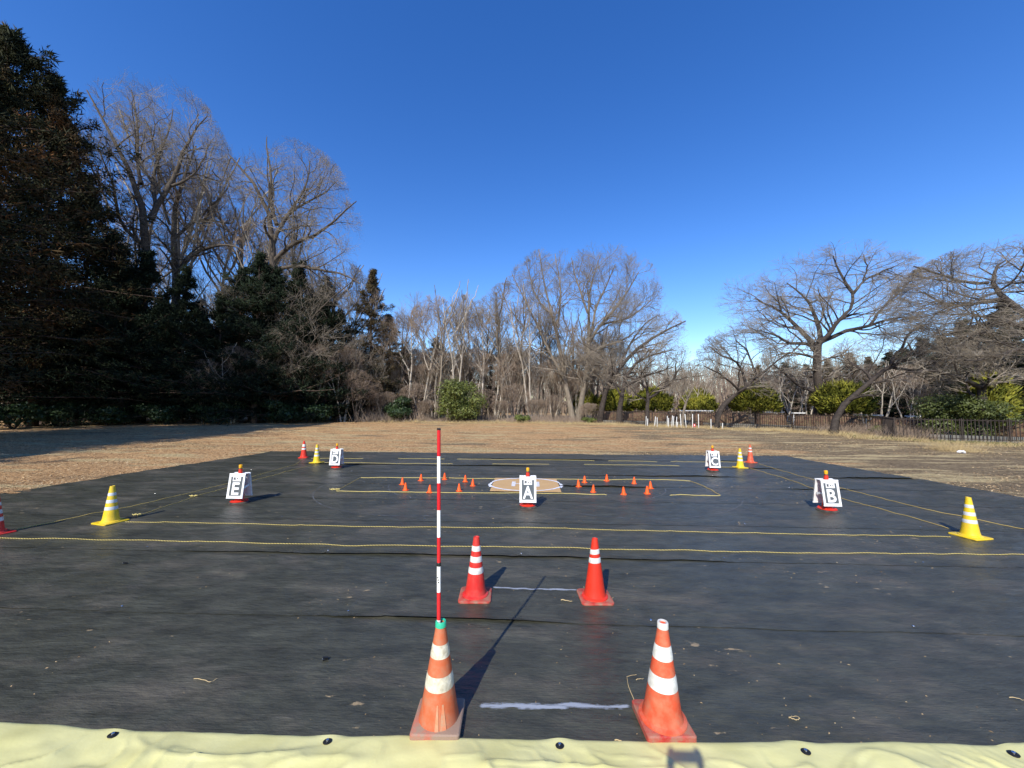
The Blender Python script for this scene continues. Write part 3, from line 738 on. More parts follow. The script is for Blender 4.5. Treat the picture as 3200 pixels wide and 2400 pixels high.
# ------------------------------------------------------------------ mini cones
mini0 = empty('mini_cone', (0, 0, 0))
MB().lathe([(0.078, 0.0), (0.080, 0.006), (0.074, 0.010), (0.058, 0.012), (0.052, 0.03), (0.022, 0.175), (0.018, 0.192), (0.010, 0.197), (0.0001, 0.198)], 24, cap0=True).build('cone_body', M['mini_orange'], mini0, smooth=True)
MB().box((0, 0, 0.004), (0.15, 0.15, 0.008), 0.02).build('base', M['mini_orange'], mini0, smooth=True)
mz1 = [(1265, 588), (1292, 638), (1425, 553), (1500, 658), (1630, 543), (1755, 643), (1808, 565), (1873, 600)]
mz2 = [(575, 603), (627, 568), (702, 653), (818, 555), (965, 673), (1055, 578), (1168, 668), (1197, 622)]
ml1 = ['leftmost small orange cone of the left ring', 'small orange cone just in front of the leftmost one of the left ring', 'small orange cone second from left in the back of the left ring',
       'small orange cone left of the tall pole at the front rope of the left ring', 'small orange cone at the back of the left ring just right of the tall pole', 'small orange cone at the front right of the left ring',
       'small orange cone at the back right of the left ring', 'rightmost small orange cone of the left ring, nearest the pad']
ml2 = ['leftmost small orange cone of the right ring, nearest the pad', 'small orange cone at the back left of the right ring', 'small orange cone at the front left of the right ring',
       'rearmost small orange cone of the right ring', 'frontmost small orange cone of the right ring, standing at the rope end', 'small orange cone at the back right of the right ring',
       'small orange cone at the front right of the right ring', 'rightmost small orange cone of the right ring']
first = True
rnd = random.Random(3)
for lst, ox, labs, grp in ((mz1, 800, ml1, 'small orange cones of the left ring'), (mz2, 1600, ml2, 'small orange cones of the right ring')):
    for (zx, zy), lb in zip(lst, labs):
        p = on_sheet((ox + zx / 2.765) / SC, (1300 + zy / 2.765) / SC)
        o = mini0 if first else copy_tree(mini0)
        first = False
        o.location = p; o.rotation_euler = (R_(rnd.uniform(-2, 2)), R_(rnd.uniform(-2, 2)), rnd.uniform(-.6, .6))
        tag(o, lb, 'small cone', grp)

# ------------------------------------------------------------------ landing pad
def z1(x, y): return (800 + x / 2.765) / SC, (1300 + y / 2.765) / SC
def z2(x, y): return (1600 + x / 2.765) / SC, (1300 + y / 2.765) / SC
pc = [gp(*z1(2035, 660)), gp(*z2(431, 664)), gp(*z2(376, 548)), gp(*z1(2052, 549))]
px0, px1 = (pc[0].x + pc[3].x) / 2, (pc[1].x + pc[2].x) / 2
py0, py1 = (pc[0].y + pc[1].y) / 2, (pc[2].y + pc[3].y) / 2
PCX, PCY = (px0 + px1) / 2, (py0 + py1) / 2
M['ply'] = ramp_mat('plywood', [(0.3, (0.42, 0.26, 0.115)), (0.55, (0.52, 0.335, 0.155)), (0.75, (0.62, 0.43, 0.22))], 2.5, 0.6, detail=6, stretch=(1, 9, 1), spec=0.3)
pad = empty('landing_pad', (PCX, PCY, 0.028)); tag(pad, 'square plywood landing pad with a white painted ring and letter H', 'landing pad')
pw, pd = px1 - px0, py1 - py0
for s in (-1, 1):
    MB().box((s * pw / 4, 0, 0.006), (pw / 2 - 0.003, pd, 0.012)).build('plywood_panel', M['ply'], pad)
def paint_material(name, col, amt=0.5, sc=6, st=(1, 1, 1), rough=0.7):
    m, nt, b = new_mat(name); N = nt.nodes; L = nt.links
    at = N.new('ShaderNodeAttribute'); at.attribute_name = 'fade'
    tc = N.new('ShaderNodeTexCoord'); mp = N.new('ShaderNodeMapping'); mp.inputs['Scale'].default_value = st; L.new(tc.outputs['Object'], mp.inputs[0])
    n = N.new('ShaderNodeTexNoise'); n.inputs['Scale'].default_value = sc; n.inputs['Detail'].default_value = 8; n.inputs['Roughness'].default_value = 0.7
    L.new(mp.outputs[0], n.inputs['Vector'])
    mr = N.new('ShaderNodeMapRange'); mr.inputs['From Min'].default_value = 0.62 - amt * 0.5; mr.inputs['From Max'].default_value = 0.80 - amt * 0.5
    ma = N.new('ShaderNodeMath'); ma.operation = 'MULTIPLY_ADD'; L.new(at.outputs['Fac'], ma.inputs[0]); ma.inputs[1].default_value = 0.42; L.new(n.outputs['Fac'], ma.inputs[2])
    ms = N.new('ShaderNodeMath'); ms.operation = 'SUBTRACT'; L.new(ma.outputs[0], ms.inputs[0]); ms.inputs[1].default_value = 0.28
    L.new(ms.outputs[0], mr.inputs['Value']); L.new(mr.outputs[0], b.inputs['Alpha'])
    b.inputs['Base Color'].default_value = (*col, 1); b.inputs['Roughness'].default_value = rough
    return m
M['paint'] = paint_material('white_field_paint', (0.66, 0.68, 0.74), 0.62, 12, (1, 1, 1))
M['paint_faint'] = paint_material('thin_white_field_paint', (0.15, 0.16, 0.18), 0.32, 3)
M['paint_blue'] = paint_material('bluish_white_spray_paint', (0.27, 0.30, 0.35), 0.42, 14, (0.3, 2.5, 1))
# the ring runs partly over the sheet, partly over the boards
def painted_path(name, pts, w, mat, zoff=0.005, closed=False, onpad=False, parent=None, wj=0.2, seed=1):
    pts = [Vector((p[0], p[1], 0)) for p in pts]
    rr = random.Random(seed)
    V = []; Fc = []; FD = []; n = len(pts); cross = 7
    for i, p in enumerate(pts):
        a = pts[(i - 1) % n] if closed else pts[max(i - 1, 0)]
        b_ = pts[(i + 1) % n] if closed else pts[min(i + 1, n - 1)]
        d = (b_ - a).normalized(); nn = Vector((-d.y, d.x, 0)); ww = w * (1 + rr.uniform(-wj, wj))
        for c in range(cross):
            q = p + nn * ww * (c / (cross - 1) - 0.5)
            over = (px0 - 0.002 < q.x < px1 + 0.002 and py0 - 0.002 < q.y < py1 + 0.002)
            z = 0.0445 if (over and onpad) else max(H(q.x, q.y) + zoff, 0.0445 if onpad and (px0 - .03 < q.x < px1 + .03 and py0 - .03 < q.y < py1 + .03) else 0)
            V.append((q.x, q.y, z)); FD.append(max(0, math.sin(PI * (0.06 + 0.88 * c / (cross - 1)))) ** 0.8 * (1 if closed else min(1, i / 2.5, (n - 1 - i) / 2.5)))
    m_ = n if closed else n - 1
    for i in range(m_):
        j = (i + 1) % n
        for c in range(cross - 1):
            Fc.append((i * cross + c, j * cross + c, j * cross + c + 1, i * cross + c + 1))
    o = MB().add(V, Fc).build(name, mat, parent)
    o.data.attributes.new('fade', 'FLOAT', 'POINT').data.foreach_set('value', FD)
    return o
ring_r = 1.03
ring = painted_path('painted_ring', [(PCX + ring_r * math.cos(a), PCY + 0.845 * math.sin(a)) for a in np.linspace(0, 2 * PI, 120, endpoint=False)], 0.085, M['paint'], closed=True, onpad=True)
tag(ring, 'white painted ring on the plywood landing pad', 'painted ring')
hb = MB()
for sx in (-1, 1): hb.box((sx * 0.34, 0, 0.0180), (0.11, 0.62, 0.004))
M['paint_solid'] = simple('thin_white_pad_paint', (0.62, 0.64, 0.70), 0.7, 0.3, var=0.12, scale=12, dirt=(0.5, 0.36, 0.2), dirt_amt=0.6, dscale=14)
MB.build(hb, 'letter_mark', M['paint_solid'], pad)
MB().box((0, 0.02, 0.0172), (0.57, 0.05, 0.0035)).build('letter_mark', M['paint_solid'], pad)

# ------------------------------------------------------------------ chalk and paint lines
def seg(a, b, n=40, wob=0.0, seed=0):
    return [(a[0] + (b[0] - a[0]) * i / (n - 1), a[1] + (b[1] - a[1]) * i / (n - 1) + wob * float(vn(i * 0.22, seed * 3.3, 50))) for i in range(n)]
a = gp(1028, 1524, .02); b = gp(1366, 1524, .02)
tag(painted_path('painted_line', seg(a, b, 60, 0.009, 1), 0.068, M['paint_blue'], 0.004, seed=4, wj=.12), 'broad bluish white paint line between the two nearest cones', 'painted line')
a = gp(1060, 1270, .02); b = gp(1252, 1275, .02)
tag(painted_path('painted_line', seg(a, b, 50, 0.014, 2), 0.055, M['paint_blue'], 0.005, seed=5), 'thin bluish white paint line between the two red cones', 'painted line')
def oval(cx, cy, rx, ry, a0, a1, n=120): return [(cx + rx * math.cos(t), cy + ry * math.sin(t)) for t in np.linspace(a0, a1, n)]
Lc = (gp(*z1(1560, 600)), gp(*z2(880, 615)))
for i, c in enumerate(Lc):
    side = 'left' if i == 0 else 'right'
    tag(painted_path('chalk_curve', oval(c.x, c.y, 3.15, 3.05, 0.2 + (0 if i else 0.3), 2 * PI - 0.4, 220), 0.020, M['paint_faint'], 0.005, seed=6 + i, wj=.35), f'faint chalk circle around the {side} ring of small cones', 'chalk line')
    tag(painted_path('chalk_curve', oval(c.x + (0.3 if i == 0 else -0.25), c.y, 1.6, 1.55, 0, 2 * PI, 120), 0.018, M['paint_faint'], 0.005, seed=8 + i, wj=.35), f'faint inner chalk circle within the {side} ring of small cones', 'chalk line')

# ------------------------------------------------------------------ ropes
def rope(label, pts_px, r=0.0075, twisted=True, pins=9, seed=1, old=False, gaps=()):
    pts = [gp(*p, 0.03) for p in pts_px]
    # resample
    P = [Vector((p.x, p.y)) for p in pts]
    seglen = [(P[i + 1] - P[i]).length for i in range(len(P) - 1)]; tot = sum(seglen)
    step = 0.10
    n = int(tot / step) + 1; out = []
    acc = 0; k = 0
    for i in range(n + 1):
        s = min(tot * i / n, tot - 1e-6)
        while s > acc + seglen[k] and k < len(seglen) - 1: acc += seglen[k]; k += 1
        q = P[k].lerp(P[k + 1], (s - acc) / seglen[k])
        d = (P[k + 1] - P[k]).normalized(); nn = Vector((-d.y, d.x))
        ph = s / (tot / pins)
        sag = 0.03 * abs(math.sin(PI * ph)) * (1 if seed % 2 else -1) * 0.6
        q = q + nn * (0.012 * float(vn(s * 0.3, seed, 60)) + sag * 0.35)
        lift = 0.006 * abs(math.sin(PI * ph)) ** 0.7
        out.append(Vector((q.x, q.y, max(H(q.x, q.y), float(sheet_h(q.x, q.y))) + r * 0.8 + lift)))
    if gaps:
        pieces = []
        cur = []
        for i, p in enumerate(out):
            s = i / len(out)
            if any(a <= s <= b for a, b in gaps):
                cur.append(p - Vector((0, 0, 0.03)))
            else: cur.append(p)
        out = cur
    t = empty('rope', (0, 0, 0)); tag(t, label, 'rope', 'yellow course ropes')
    if not twisted:
        MB().tube(out, r, 6).build('cord', M['rope_old'] if old else M['rope'], t, smooth=True)
    else:
        A = np.array([tuple(p) for p in out]); 
        fine = 10
        ss = np.linspace(0, len(A) - 1, (len(A) - 1) * fine + 1); i0 = np.minimum(ss.astype(int), len(A) - 2); f = (ss - i0)[:, None]
        B = A[i0] * (1 - f) + A[i0 + 1] * f
        T = np.gradient(B, axis=0); T /= np.linalg.norm(T, axis=1)[:, None]
        U = np.cross([0, 0, 1.0], T); U /= np.linalg.norm(U, axis=1)[:, None]; W = np.cross(T, U)
        s = np.arange(len(B)) * (tot / len(B))
        for j, (mt, nm) in enumerate(((M['rope'], 'strand'), (M['rope_dark'], 'dark_strand'))):
            ph = s * 2 * PI / 0.05 + j * PI
            cc = B + r * 0.50 * (U * np.cos(ph)[:, None] + W * np.sin(ph)[:, None])
            S = 5; rr = r * (0.62 if j == 0 else 0.5)
            an = np.arange(S) * 2 * PI / S
            V = cc[:, None, :] + rr * (U[:, None, :] * np.cos(an)[None, :, None] + W[:, None, :] * np.sin(an)[None, :, None])
            nB = len(B); idx = np.arange(nB * S).reshape(nB, S)
            Fc = np.stack([idx[:-1], np.roll(idx[:-1], -1, 1), np.roll(idx[1:], -1, 1), idx[1:]], -1).reshape(-1, 4)
            link(nm, np_mesh(nm, V.reshape(-1, 3), Fc), mt, t, smooth=True)
    return t
rope('outer yellow rope across the front of the course, nearest the camera', [(-120, 1158), (200, 1165), (380, 1168), (733, 1177), (1185, 1183), (1495, 1190), (1790, 1197), (2140, 1197), (2330, 1199)], 0.0068, True, 13, 1)
rope('inner yellow rope across the front between two yellow cones', [(270, 1126), (545, 1131), (860, 1139), (1140, 1140), (1455, 1149), (1790, 1156), (1900, 1157), (2055, 1159)], 0.0068, True, 10, 2)
rope('outer yellow rope running along the left side of the course', [(10, 1148), (320, 1085), (500, 1042), (640, 1003), (655, 992)], 0.006, False, 6, 3, True)
rope('inner yellow rope running along the left side of the course', [(300, 1112), (420, 1072), (560, 1034), (680, 1003)], 0.006, False, 6, 4, True)
rope('outer yellow rope running along the right side of the course', [(2400, 1192), (2212, 1143), (1993, 1099), (1800, 1050), (1640, 1002)], 0.006, False, 6, 5, True)
rope('inner yellow rope running along the right side of the course', [(2050, 1141), (1830, 1080), (1700, 1035), (1615, 1010)], 0.006, False, 6, 6, True)
rope('outer yellow rope across the back of the course, partly under the sheet folds', [(672, 990), (900, 990), (1000, 992), (1200, 993), (1290, 995), (1430, 997), (1610, 999)], 0.0045, False, 9, 7, gaps=((0.12, 0.2), (0.31, 0.34), (0.66, 0.69), (0.8, 0.83)))
rope('inner yellow rope across the back of the course between far cones', [(700, 998), (860, 1000), (1010, 1001), (1250, 1003), (1400, 1005), (1590, 1010)], 0.0045, False, 8, 8, gaps=((0.32, 0.42), (0.56, 0.64), (0.87, 0.93)))
rope('yellow rope along the back edge of the plywood pad', [z1(905, 530), z1(1600, 533), z2(0, 543), z2(700, 549), z2(1200, 548), z2(1540, 556)], 0.0065, False, 9, 9)
rope('yellow rope along the front edge of the plywood pad', [z1(700, 645), z1(1100, 652), z1(1500, 658), z2(0, 664), z2(440, 669), z2(715, 678), z2(1080, 677), z2(1430, 683), z2(1795, 690)], 0.0065, False, 9, 10, gaps=((0.71, 0.86),))
rope('short yellow rope at the left end of the centre rectangle', [z1(905, 530), z1(800, 585), z1(700, 642)], 0.006, False, 2, 11, True)
rope('short yellow rope at the right end of the centre rectangle', [z2(1540, 556), z2(1680, 620), z2(1800, 688)], 0.007, False, 2, 12, True)
# loose rope knots
def knot(px, py, label, s=1.0, seed=1):
    p = on_sheet(px, py); rr = random.Random(seed); pts = []
    for i in range(26):
        a = i * 0.9; pts.append(p + Vector((0.035 * s * math.cos(a) * rr.uniform(0.5, 1.4) + 0.05 * s * math.sin(i * .3), 0.03 * s * math.sin(a) * rr.uniform(0.5, 1.4), 0.012 + 0.02 * s * abs(math.sin(i * 1.3)))))
    o = MB().tube(pts, 0.006, 6).build('rope_knot', M['rope'], smooth=True); tag(o, label, 'rope knot')
knot(418, 1072, 'yellow rope knot halfway along the left inner rope', 1.2, 1)
knot(296, 1111, 'yellow rope knot beside the front left yellow cone', 1.0, 2)
knot(*z1(680, 638), 'yellow rope knot at the near left corner of the centre rectangle', 1.7, 3)

# ------------------------------------------------------------------ pins in the sheet
pin0 = MB().lathe([(0.011, 0), (0.012, 0.003), (0.009, 0.007), (0.0001, 0.009)], 10).build('sheet_pin', M['steel'], smooth=True)
rr = random.Random(9); k0 = 0
for x, y in PIN_POS:
    o = pin0 if k0 == 0 else pin0.copy()
    if k0: C.objects.link(o)
    k0 += 1
    o.location = (x, y, H(x, y) + 0.005); o.rotation_euler = (rr.uniform(-.3, .3), rr.uniform(-.3, .3), 0)
    tag(o, 'small bright steel pin head on a seam of the black sheet', 'pin', 'pins along the sheet seams')

# ------------------------------------------------------------------ bits lying on the sheet
def stalk(px_pts, label, r=0.0025, mat='straw', z=0.012, cat='straw'):
    pts = []
    P = [gp(a, b, .02) for a, b in px_pts]
    for i in range(len(P) - 1):
        for k in range(5):
            q = P[i].lerp(P[i + 1], k / 5); pts.append(Vector((q.x, q.y, H(q.x, q.y) + z * (0.4 + 0.6 * abs(math.sin(i + k * .6))))))
    pts.append(Vector((P[-1].x, P[-1].y, H(P[-1].x, P[-1].y) + z)))
    o = MB().tube(pts, [r * (1 - 0.6 * i / len(pts)) for i in range(len(pts))], 6).build('dry_stalk', M[mat], smooth=True)
    tag(o, label, cat)
stalk([(419, 1466), (440, 1470), (455, 1474), (469, 1467)], 'bent dry stalk on the black sheet left of the faded orange cone', 0.003)
stalk([(1372, 1518), (1362, 1495), (1357, 1482), (1354, 1462), (1375, 1459)], 'hooked dry stalk behind the nearest red-orange cone', 0.003)
stalk([(1704, 1550), (1712, 1554), (1722, 1556), (1728, 1553), (1722, 1549), (1710, 1548), (1704, 1550)], 'small loop of dry stalk on the sheet at the lower right', 0.003)
stalk([(1300, 1294), (1312, 1298), (1325, 1290)], 'thin dry stalk in front of the scarlet cone', 0.003)
stalk([(1328, 1598), (1340, 1601), (1348, 1604)], 'short pale stalk at the tarp edge beside the red-orange cone', 0.004)
stalk([(2180, 1508), (2200, 1512), (2212, 1516)], 'pale stalk on the sheet near the right edge', 0.003)
stalk([(1212, 1297), (1222, 1299), (1236, 1300)], 'pale twig on a dusty patch near the pole', 0.006)
stalk([(1374, 1469), (1382, 1468), (1390, 1467)], 'tiny forked stalk beside the nearest red-orange cone', 0.0025)
def clip(px, py, label):
    p = on_sheet(px, py); t = empty('cable_clip', p, 0.5); tag(t, label, 'clip')
    MB().box((0, 0, 0.008), (0.045, 0.022, 0.008), 0).build('lower_jaw', M['black_plastic'], t)
    MB().box((0, 0.004, 0.022), (0.048, 0.018, 0.007), 0, M4=Matrix.Rotation(R_(12), 4, 'Y')).build('upper_jaw', M['black_plastic'], t)
    MB().tube([(-.02, 0, .012), (-.024, 0, .02), (-.02, 0, .027)], 0.003, 6).build('spring', M['steel'], t)
clip(703, 1422, 'small black clip on the sheet left of the faded orange cone')
clip(270, 1217, 'small dark clip on the sheet below the front left yellow cone')

# crumbs of soil and leaf on the sheet, nobody could count them
def crumbs():
    r = np.random.RandomState(4); n = 1500
    x = r.uniform(-4.5, 9, n) ; y = 2.7 + r.rand(n) ** 1.4 * 10
    cl = vn(x * 0.9, y * 0.9, 70) > r.rand(n) * 0.9 - 0.35
    x, y = x[cl], y[cl]; n = len(x)
    s = r.uniform(0.002, 0.006, n) * (1 + (y - 2.7) * 0.12); a = r.rand(n) * 2 * PI; z = sheet_h(x, y) + 0.001
    V = np.zeros((n, 4, 3)); e = r.uniform(0.6, 2.6, n)
    for i, (u, v, h) in enumerate(((-1, -.5, 0), (1, -.4, 0), (0, .8, 0), (0, 0, 1))):
        V[:, i, 0] = x + s * (u * e * np.cos(a) - v * np.sin(a)); V[:, i, 1] = y + s * (u * e * np.sin(a) + v * np.cos(a)); V[:, i, 2] = z + h * s * 0.8
    idx = np.arange(n * 4).reshape(n, 4)
    Fc = np.concatenate([idx[:, [0, 1, 3]], idx[:, [1, 2, 3]], idx[:, [2, 0, 3]]])
    o = link('soil_crumbs', np_mesh('soil_crumbs', V.reshape(-1, 3), Fc), M['chip']); tag(o, kind='stuff', label='scattered crumbs of soil and dry leaf on the black sheet')
crumbs()
lt = empty('litter', gp(2078, 979)); tag(lt, 'crumpled white litter on the grass at the far right', 'litter')
MB().lathe([(0.0001, 0.0), (0.12, 0.02), (0.15, 0.07), (0.09, 0.13), (0.0001, 0.14)], 12, wob=0.3).build('crumpled_sheet', M['trash'], lt)

# ------------------------------------------------------------------ vectorised branching
def norm(a): return a / (np.linalg.norm(a, axis=-1, keepdims=True) + 1e-9)
def resample(poly, K, rng, wob=0.0):
    P = np.array(poly, float)[:, :3]; Rr = np.array(poly, float)[:, 3]
    d = np.r_[0, np.cumsum(np.linalg.norm(np.diff(P, axis=0), axis=1))]
    s = np.linspace(0, d[-1], K)
    out = np.stack([np.interp(s, d, P[:, i]) for i in range(3)], -1)
    # smooth a little
    for _ in range(1):
        o2 = out.copy(); o2[1:-1] = (out[:-2] + 2 * out[1:-1] + out[2:]) / 4; out = o2
    if wob: 
        n = rng.normal(0, wob, (K, 3)); n[0] = 0; out += n
    return out, np.interp(s, d, Rr)
def env_dist(p, d, env):
    c, e = env
    q = (p - c) / e; v = d / e
    a = (v * v).sum(-1); b = 2 * (q * v).sum(-1); cc = (q * q).sum(-1) - 1
    disc = np.maximum(b * b - 4 * a * cc, 0)
    s = (-b + np.sqrt(disc)) / (2 * a)
    return np.where((b * b - 4 * a * cc > 0) & (s > 0), s, 0.0)
def grow(P, R, n, t0, t1, ang, angj, L, K, wob, up, env, rf, tip, rng, lfall=0.45, upc=0.0, rmin=0.004, flat=0.0):
    N, KP = P.shape[:2]
    idx = np.repeat(np.arange(N), n)
    t = t0 + (t1 - t0) * ((np.tile(np.arange(n), N) + rng.rand(N * n)) / n)
    f = t * (KP - 1); i0 = np.minimum(f.astype(int), KP - 2); fr = (f - i0)[:, None]
    pos = P[idx, i0] * (1 - fr) + P[idx, i0 + 1] * fr
    r = R[idx, i0] * (1 - fr[:, 0]) + R[idx, i0 + 1] * fr[:, 0]
    tan = norm(P[idx, i0 + 1] - P[idx, i0])
    rv = rng.normal(size=(N * n, 3)); perp = norm(rv - (rv * tan).sum(-1, keepdims=True) * tan)
    a = np.radians(ang + rng.normal(0, angj, N * n))[:, None]
    d = np.cos(a) * tan + np.sin(a) * perp
    d[:, 2] = d[:, 2] * (1 - flat) + up
    d = norm(d)
    plen = np.linalg.norm(np.diff(P, axis=1), axis=-1).sum(1)[idx]
    ln = np.minimum(L, plen * 1.1) * (1 - lfall * (t - t0) / max(t1 - t0, .01)) * rng.uniform(0.65, 1.2, N * n)
    if env is not None:
        s = env_dist(pos, d, env)
        ln = np.minimum(ln, np.maximum(s * rng.uniform(0.8, 1.05, N * n), 0.12 * ln))
    Q = np.zeros((N * n, K, 3)); Q[:, 0] = pos
    st = (ln / (K - 1))[:, None]
    for k in range(1, K):
        Q[:, k] = Q[:, k - 1] + d * st
        d = d + rng.normal(0, wob, d.shape); d[:, 2] += upc; d = norm(d)
    r0 = np.maximum(np.minimum(r * rf, ln * 0.035 + rmin), rmin)
    RR = r0[:, None] * np.linspace(1, tip, K)[None]
    return Q, RR
def tubes(P, R, S):
    N, K = P.shape[:2]
    T = np.zeros_like(P); T[:, 1:-1] = P[:, 2:] - P[:, :-2]; T[:, 0] = P[:, 1] - P[:, 0]; T[:, -1] = P[:, -1] - P[:, -2]
    T = norm(T)
    m = norm(P[:, -1] - P[:, 0]); ref = np.where(np.abs(m[:, 2:3]) > 0.8, np.array([[1.0, 0.13, 0]]), np.array([[0.1, 0, 1.0]]))[:, None, :]
    U = norm(np.cross(ref, T)); W = np.cross(T, U)
    an = np.arange(S) * 2 * PI / S
    V = P[:, :, None, :] + R[:, :, None, None] * (U[:, :, None, :] * np.cos(an)[None, None, :, None] + W[:, :, None, :] * np.sin(an)[None, None, :, None])
    idx = np.arange(N * K * S).reshape(N, K, S)
    a = idx[:, :-1]; b = idx[:, 1:]
    Fc = np.stack([a, np.roll(a, -1, 2), np.roll(b, -1, 2), b], -1).reshape(-1, 4)
    return V.reshape(-1, 3), Fc
def cat(parts):
    Vs, Fs, o = [], [], 0
    for V, Fc in parts:
        Vs.append(V); Fs.append(Fc + o); o += len(V)
    return np.concatenate(Vs), np.concatenate(Fs)
def quads_from_tris(T): return np.concatenate([T, T[:, 2:3]], 1)

def bare_tree(label, loc, limbs, env, bark, twig, seed, L=(5, 3, 1.7, 0.8), n=(5, 6, 5, 4), up=(0.25, 0.2, 0.15, 0.1), ang=(42, 42, 42, 38), wob=0.16, cat_='tree', name='bare_tree', group=None, flat=0.0, rmin=0.006, t0=0.25, S=8, twK=2, upc=0.03, quick=False):
    """limbs: list of polylines in local coordinates with radii; env: (centre, radii)"""
    rng = np.random.RandomState(seed)
    e = (np.array(env[0], float), np.array(env[1], float))
    tr = []; K0 = 9
    P0, R0_ = [], []
    for l in limbs:
        p, r = resample(l, K0, rng, 0.0 if len(l) < 3 else 0.04)
        P0.append(p); R0_.append(r)
    P0 = np.array(P0); R0_ = np.array(R0_)
    tr.append(tubes(P0, R0_, S))
    sel = slice(None)
    P1, R1_ = grow(P0, R0_, n[0], t0, 1.0, ang[0], 12, L[0], 8, wob * 1.15, up[0], e, 0.5, 0.35, rng, upc=upc, rmin=0.026 if not quick else 0.02, flat=flat)
    tr.append(tubes(P1, R1_, 5))
    P2, R2_ = grow(np.concatenate([P1]), np.concatenate([R1_]), n[1], 0.2, 1.0, ang[1], 12, L[1], 6, wob * 1.2, up[1], e, 0.55, 0.4, rng, upc=upc, rmin=0.014, flat=flat)
    P3, R3_ = grow(P2, R2_, n[2], 0.15, 1.0, ang[2], 12, L[2], 4, wob * 1.3, up[2], e, 0.6, 0.5, rng, upc=upc, rmin=0.010, flat=flat)
    P4, R4_ = grow(P3, R3_, n[3], 0.1, 1.0, ang[3], 12, L[3], twK, wob, up[3], e, 0.7, 0.5, rng, upc=upc, rmin=rmin, flat=flat)
    t = empty(name, loc); tag(t, label, cat_, group)
    V, Fc = cat(tr); link('trunk', np_mesh('trunk', V, Fc), bark, t, smooth=True)
    V, Fc = cat([tubes(P2, R2_, 4), tubes(P3, R3_, 3), tubes(P4, R4_, 3)])
    link('crown', np_mesh('crown', V, Fc), twig, t)
    return t
def local_limbs(base, limbs, d, rng, djit=1.5, trunk_r=0.3, end_r=0.05):
    """limbs: list of (list of photo px points, r0, r1[, depth drift]) -> local polylines"""
    out = []
    for l in limbs:
        pts, r0, r1 = l[0], l[1], l[2]; drift = l[3] if len(l) > 3 else 0; d0 = l[4] if len(l) > 4 else 0
        k = len(pts); poly = []
        for i, (px, py) in enumerate(pts):
            f = i / (k - 1)
            q = wp(px, py, d + d0 + drift * f)
            poly.append((q.x - base[0], q.y - base[1], q.z - base[2], r0 + (r1 - r0) * f))
        if out:      # start each limb inside the one it grows from
            D = np.concatenate([np.array([np.array(p[i]) * (1 - f) + np.array(p[i + 1]) * f for i in range(len(p) - 1) for f in np.linspace(0, 1, 12)]) for p in out])
            q = poly[0]; dd = np.hypot(D[:, 0] - q[0], D[:, 2] - q[2]); j = int(dd.argmin())
            if dd[j] < 1.2:
                dy = D[j, 1] - q[1]; rj = D[j, 3]; k = len(poly)
                poly = [(p[0], p[1] + dy, p[2], min(p[3], rj * (0.92 - 0.2 * min(i, 1)))) for i, p in enumerate(poly)]
                poly[0] = (D[j, 0], D[j, 1], D[j, 2], poly[0][3])
        out.append(poly)
    return out

def hero(label, base_px, d, limbs, crown, seed, cy_, ry, **kw):
    """crown = (left, top, right, bottom) in px"""
    bx = wp(base_px, 900, d); base = (bx.x, d, 0)
    a = wp(crown[0], crown[3], d); b = wp(crown[2], crown[1], d)
    env = (((a.x + b.x) / 2 - base[0], cy_, (a.z + b.z) / 2), (abs(b.x - a.x) / 2, ry, abs(b.z - a.z) / 2))
    LL = local_limbs(base, limbs, d, None)
    for l in LL:
        if l is LL[0] or l[0][2] < 1.0:      # goes down to the ground
            z0 = l[0][2]
            if z0 > 2.5: l.insert(0, (l[0][0] * .9, l[0][1], z0 * .5, l[0][3] * 1.12))
            l.insert(0, (l[0][0] * .85, l[0][1], -0.15, l[0][3] * 1.3))
    return bare_tree(label, base, LL, env, seed=seed, **kw)
def cz(s, ox=0, oy=0): return lambda *pts: [((ox + x / s) / SC, (oy + y / s) / SC) for x, y in pts]
zA = cz(1.8433)                    # crop 0,0
zC = cz(2.765, 1600, 800)
zD = cz(2.765, 2400, 800)
G = dict(bark=M['bark_grey'], twig=M['twig_grey'])
GU = dict(bark=M['bark_umber'], twig=M['twig_grey'], wob=0.2, t0=0.12, up=(0.16, 0.1, 0.05, 0.03), ang=(50, 48, 45, 42), upc=0.01)

hero('tall bare tree with a forking dark trunk, tallest crown beside the brown cedar', 320, 42,
    [(zA((812, 1700), (830, 1560), (850, 1460), (882, 1300), (850, 1200), (815, 1060), (760, 1000), (700, 880), (600, 720), (530, 600), (500, 520)), 0.50, 0.06, -2),
     (zA((815, 1060), (790, 950), (795, 780), (780, 640), (760, 520)), 0.20, 0.05, 3, -1),
     (zA((882, 1290), (930, 1180), (1020, 1100), (1050, 980), (1100, 860), (1150, 770), (1220, 690)), 0.34, 0.05, 2),
     (zA((930, 1180), (890, 1040), (930, 900), (990, 780), (1010, 640)), 0.20, 0.05, 4),
     (zA((850, 1440), (760, 1360), (700, 1280), (690, 1100), (640, 1000), (590, 860)), 0.22, 0.05, -3),
     (zA((1020, 1100), (1130, 1060), (1200, 980), (1240, 860)), 0.16, 0.05, 1, 1)],
    (178, 160, 490, 640), 1, 0, 7.5, L=(6.2, 3.8, 2.2, 1.2), n=(12, 7, 5, 4), **GU)
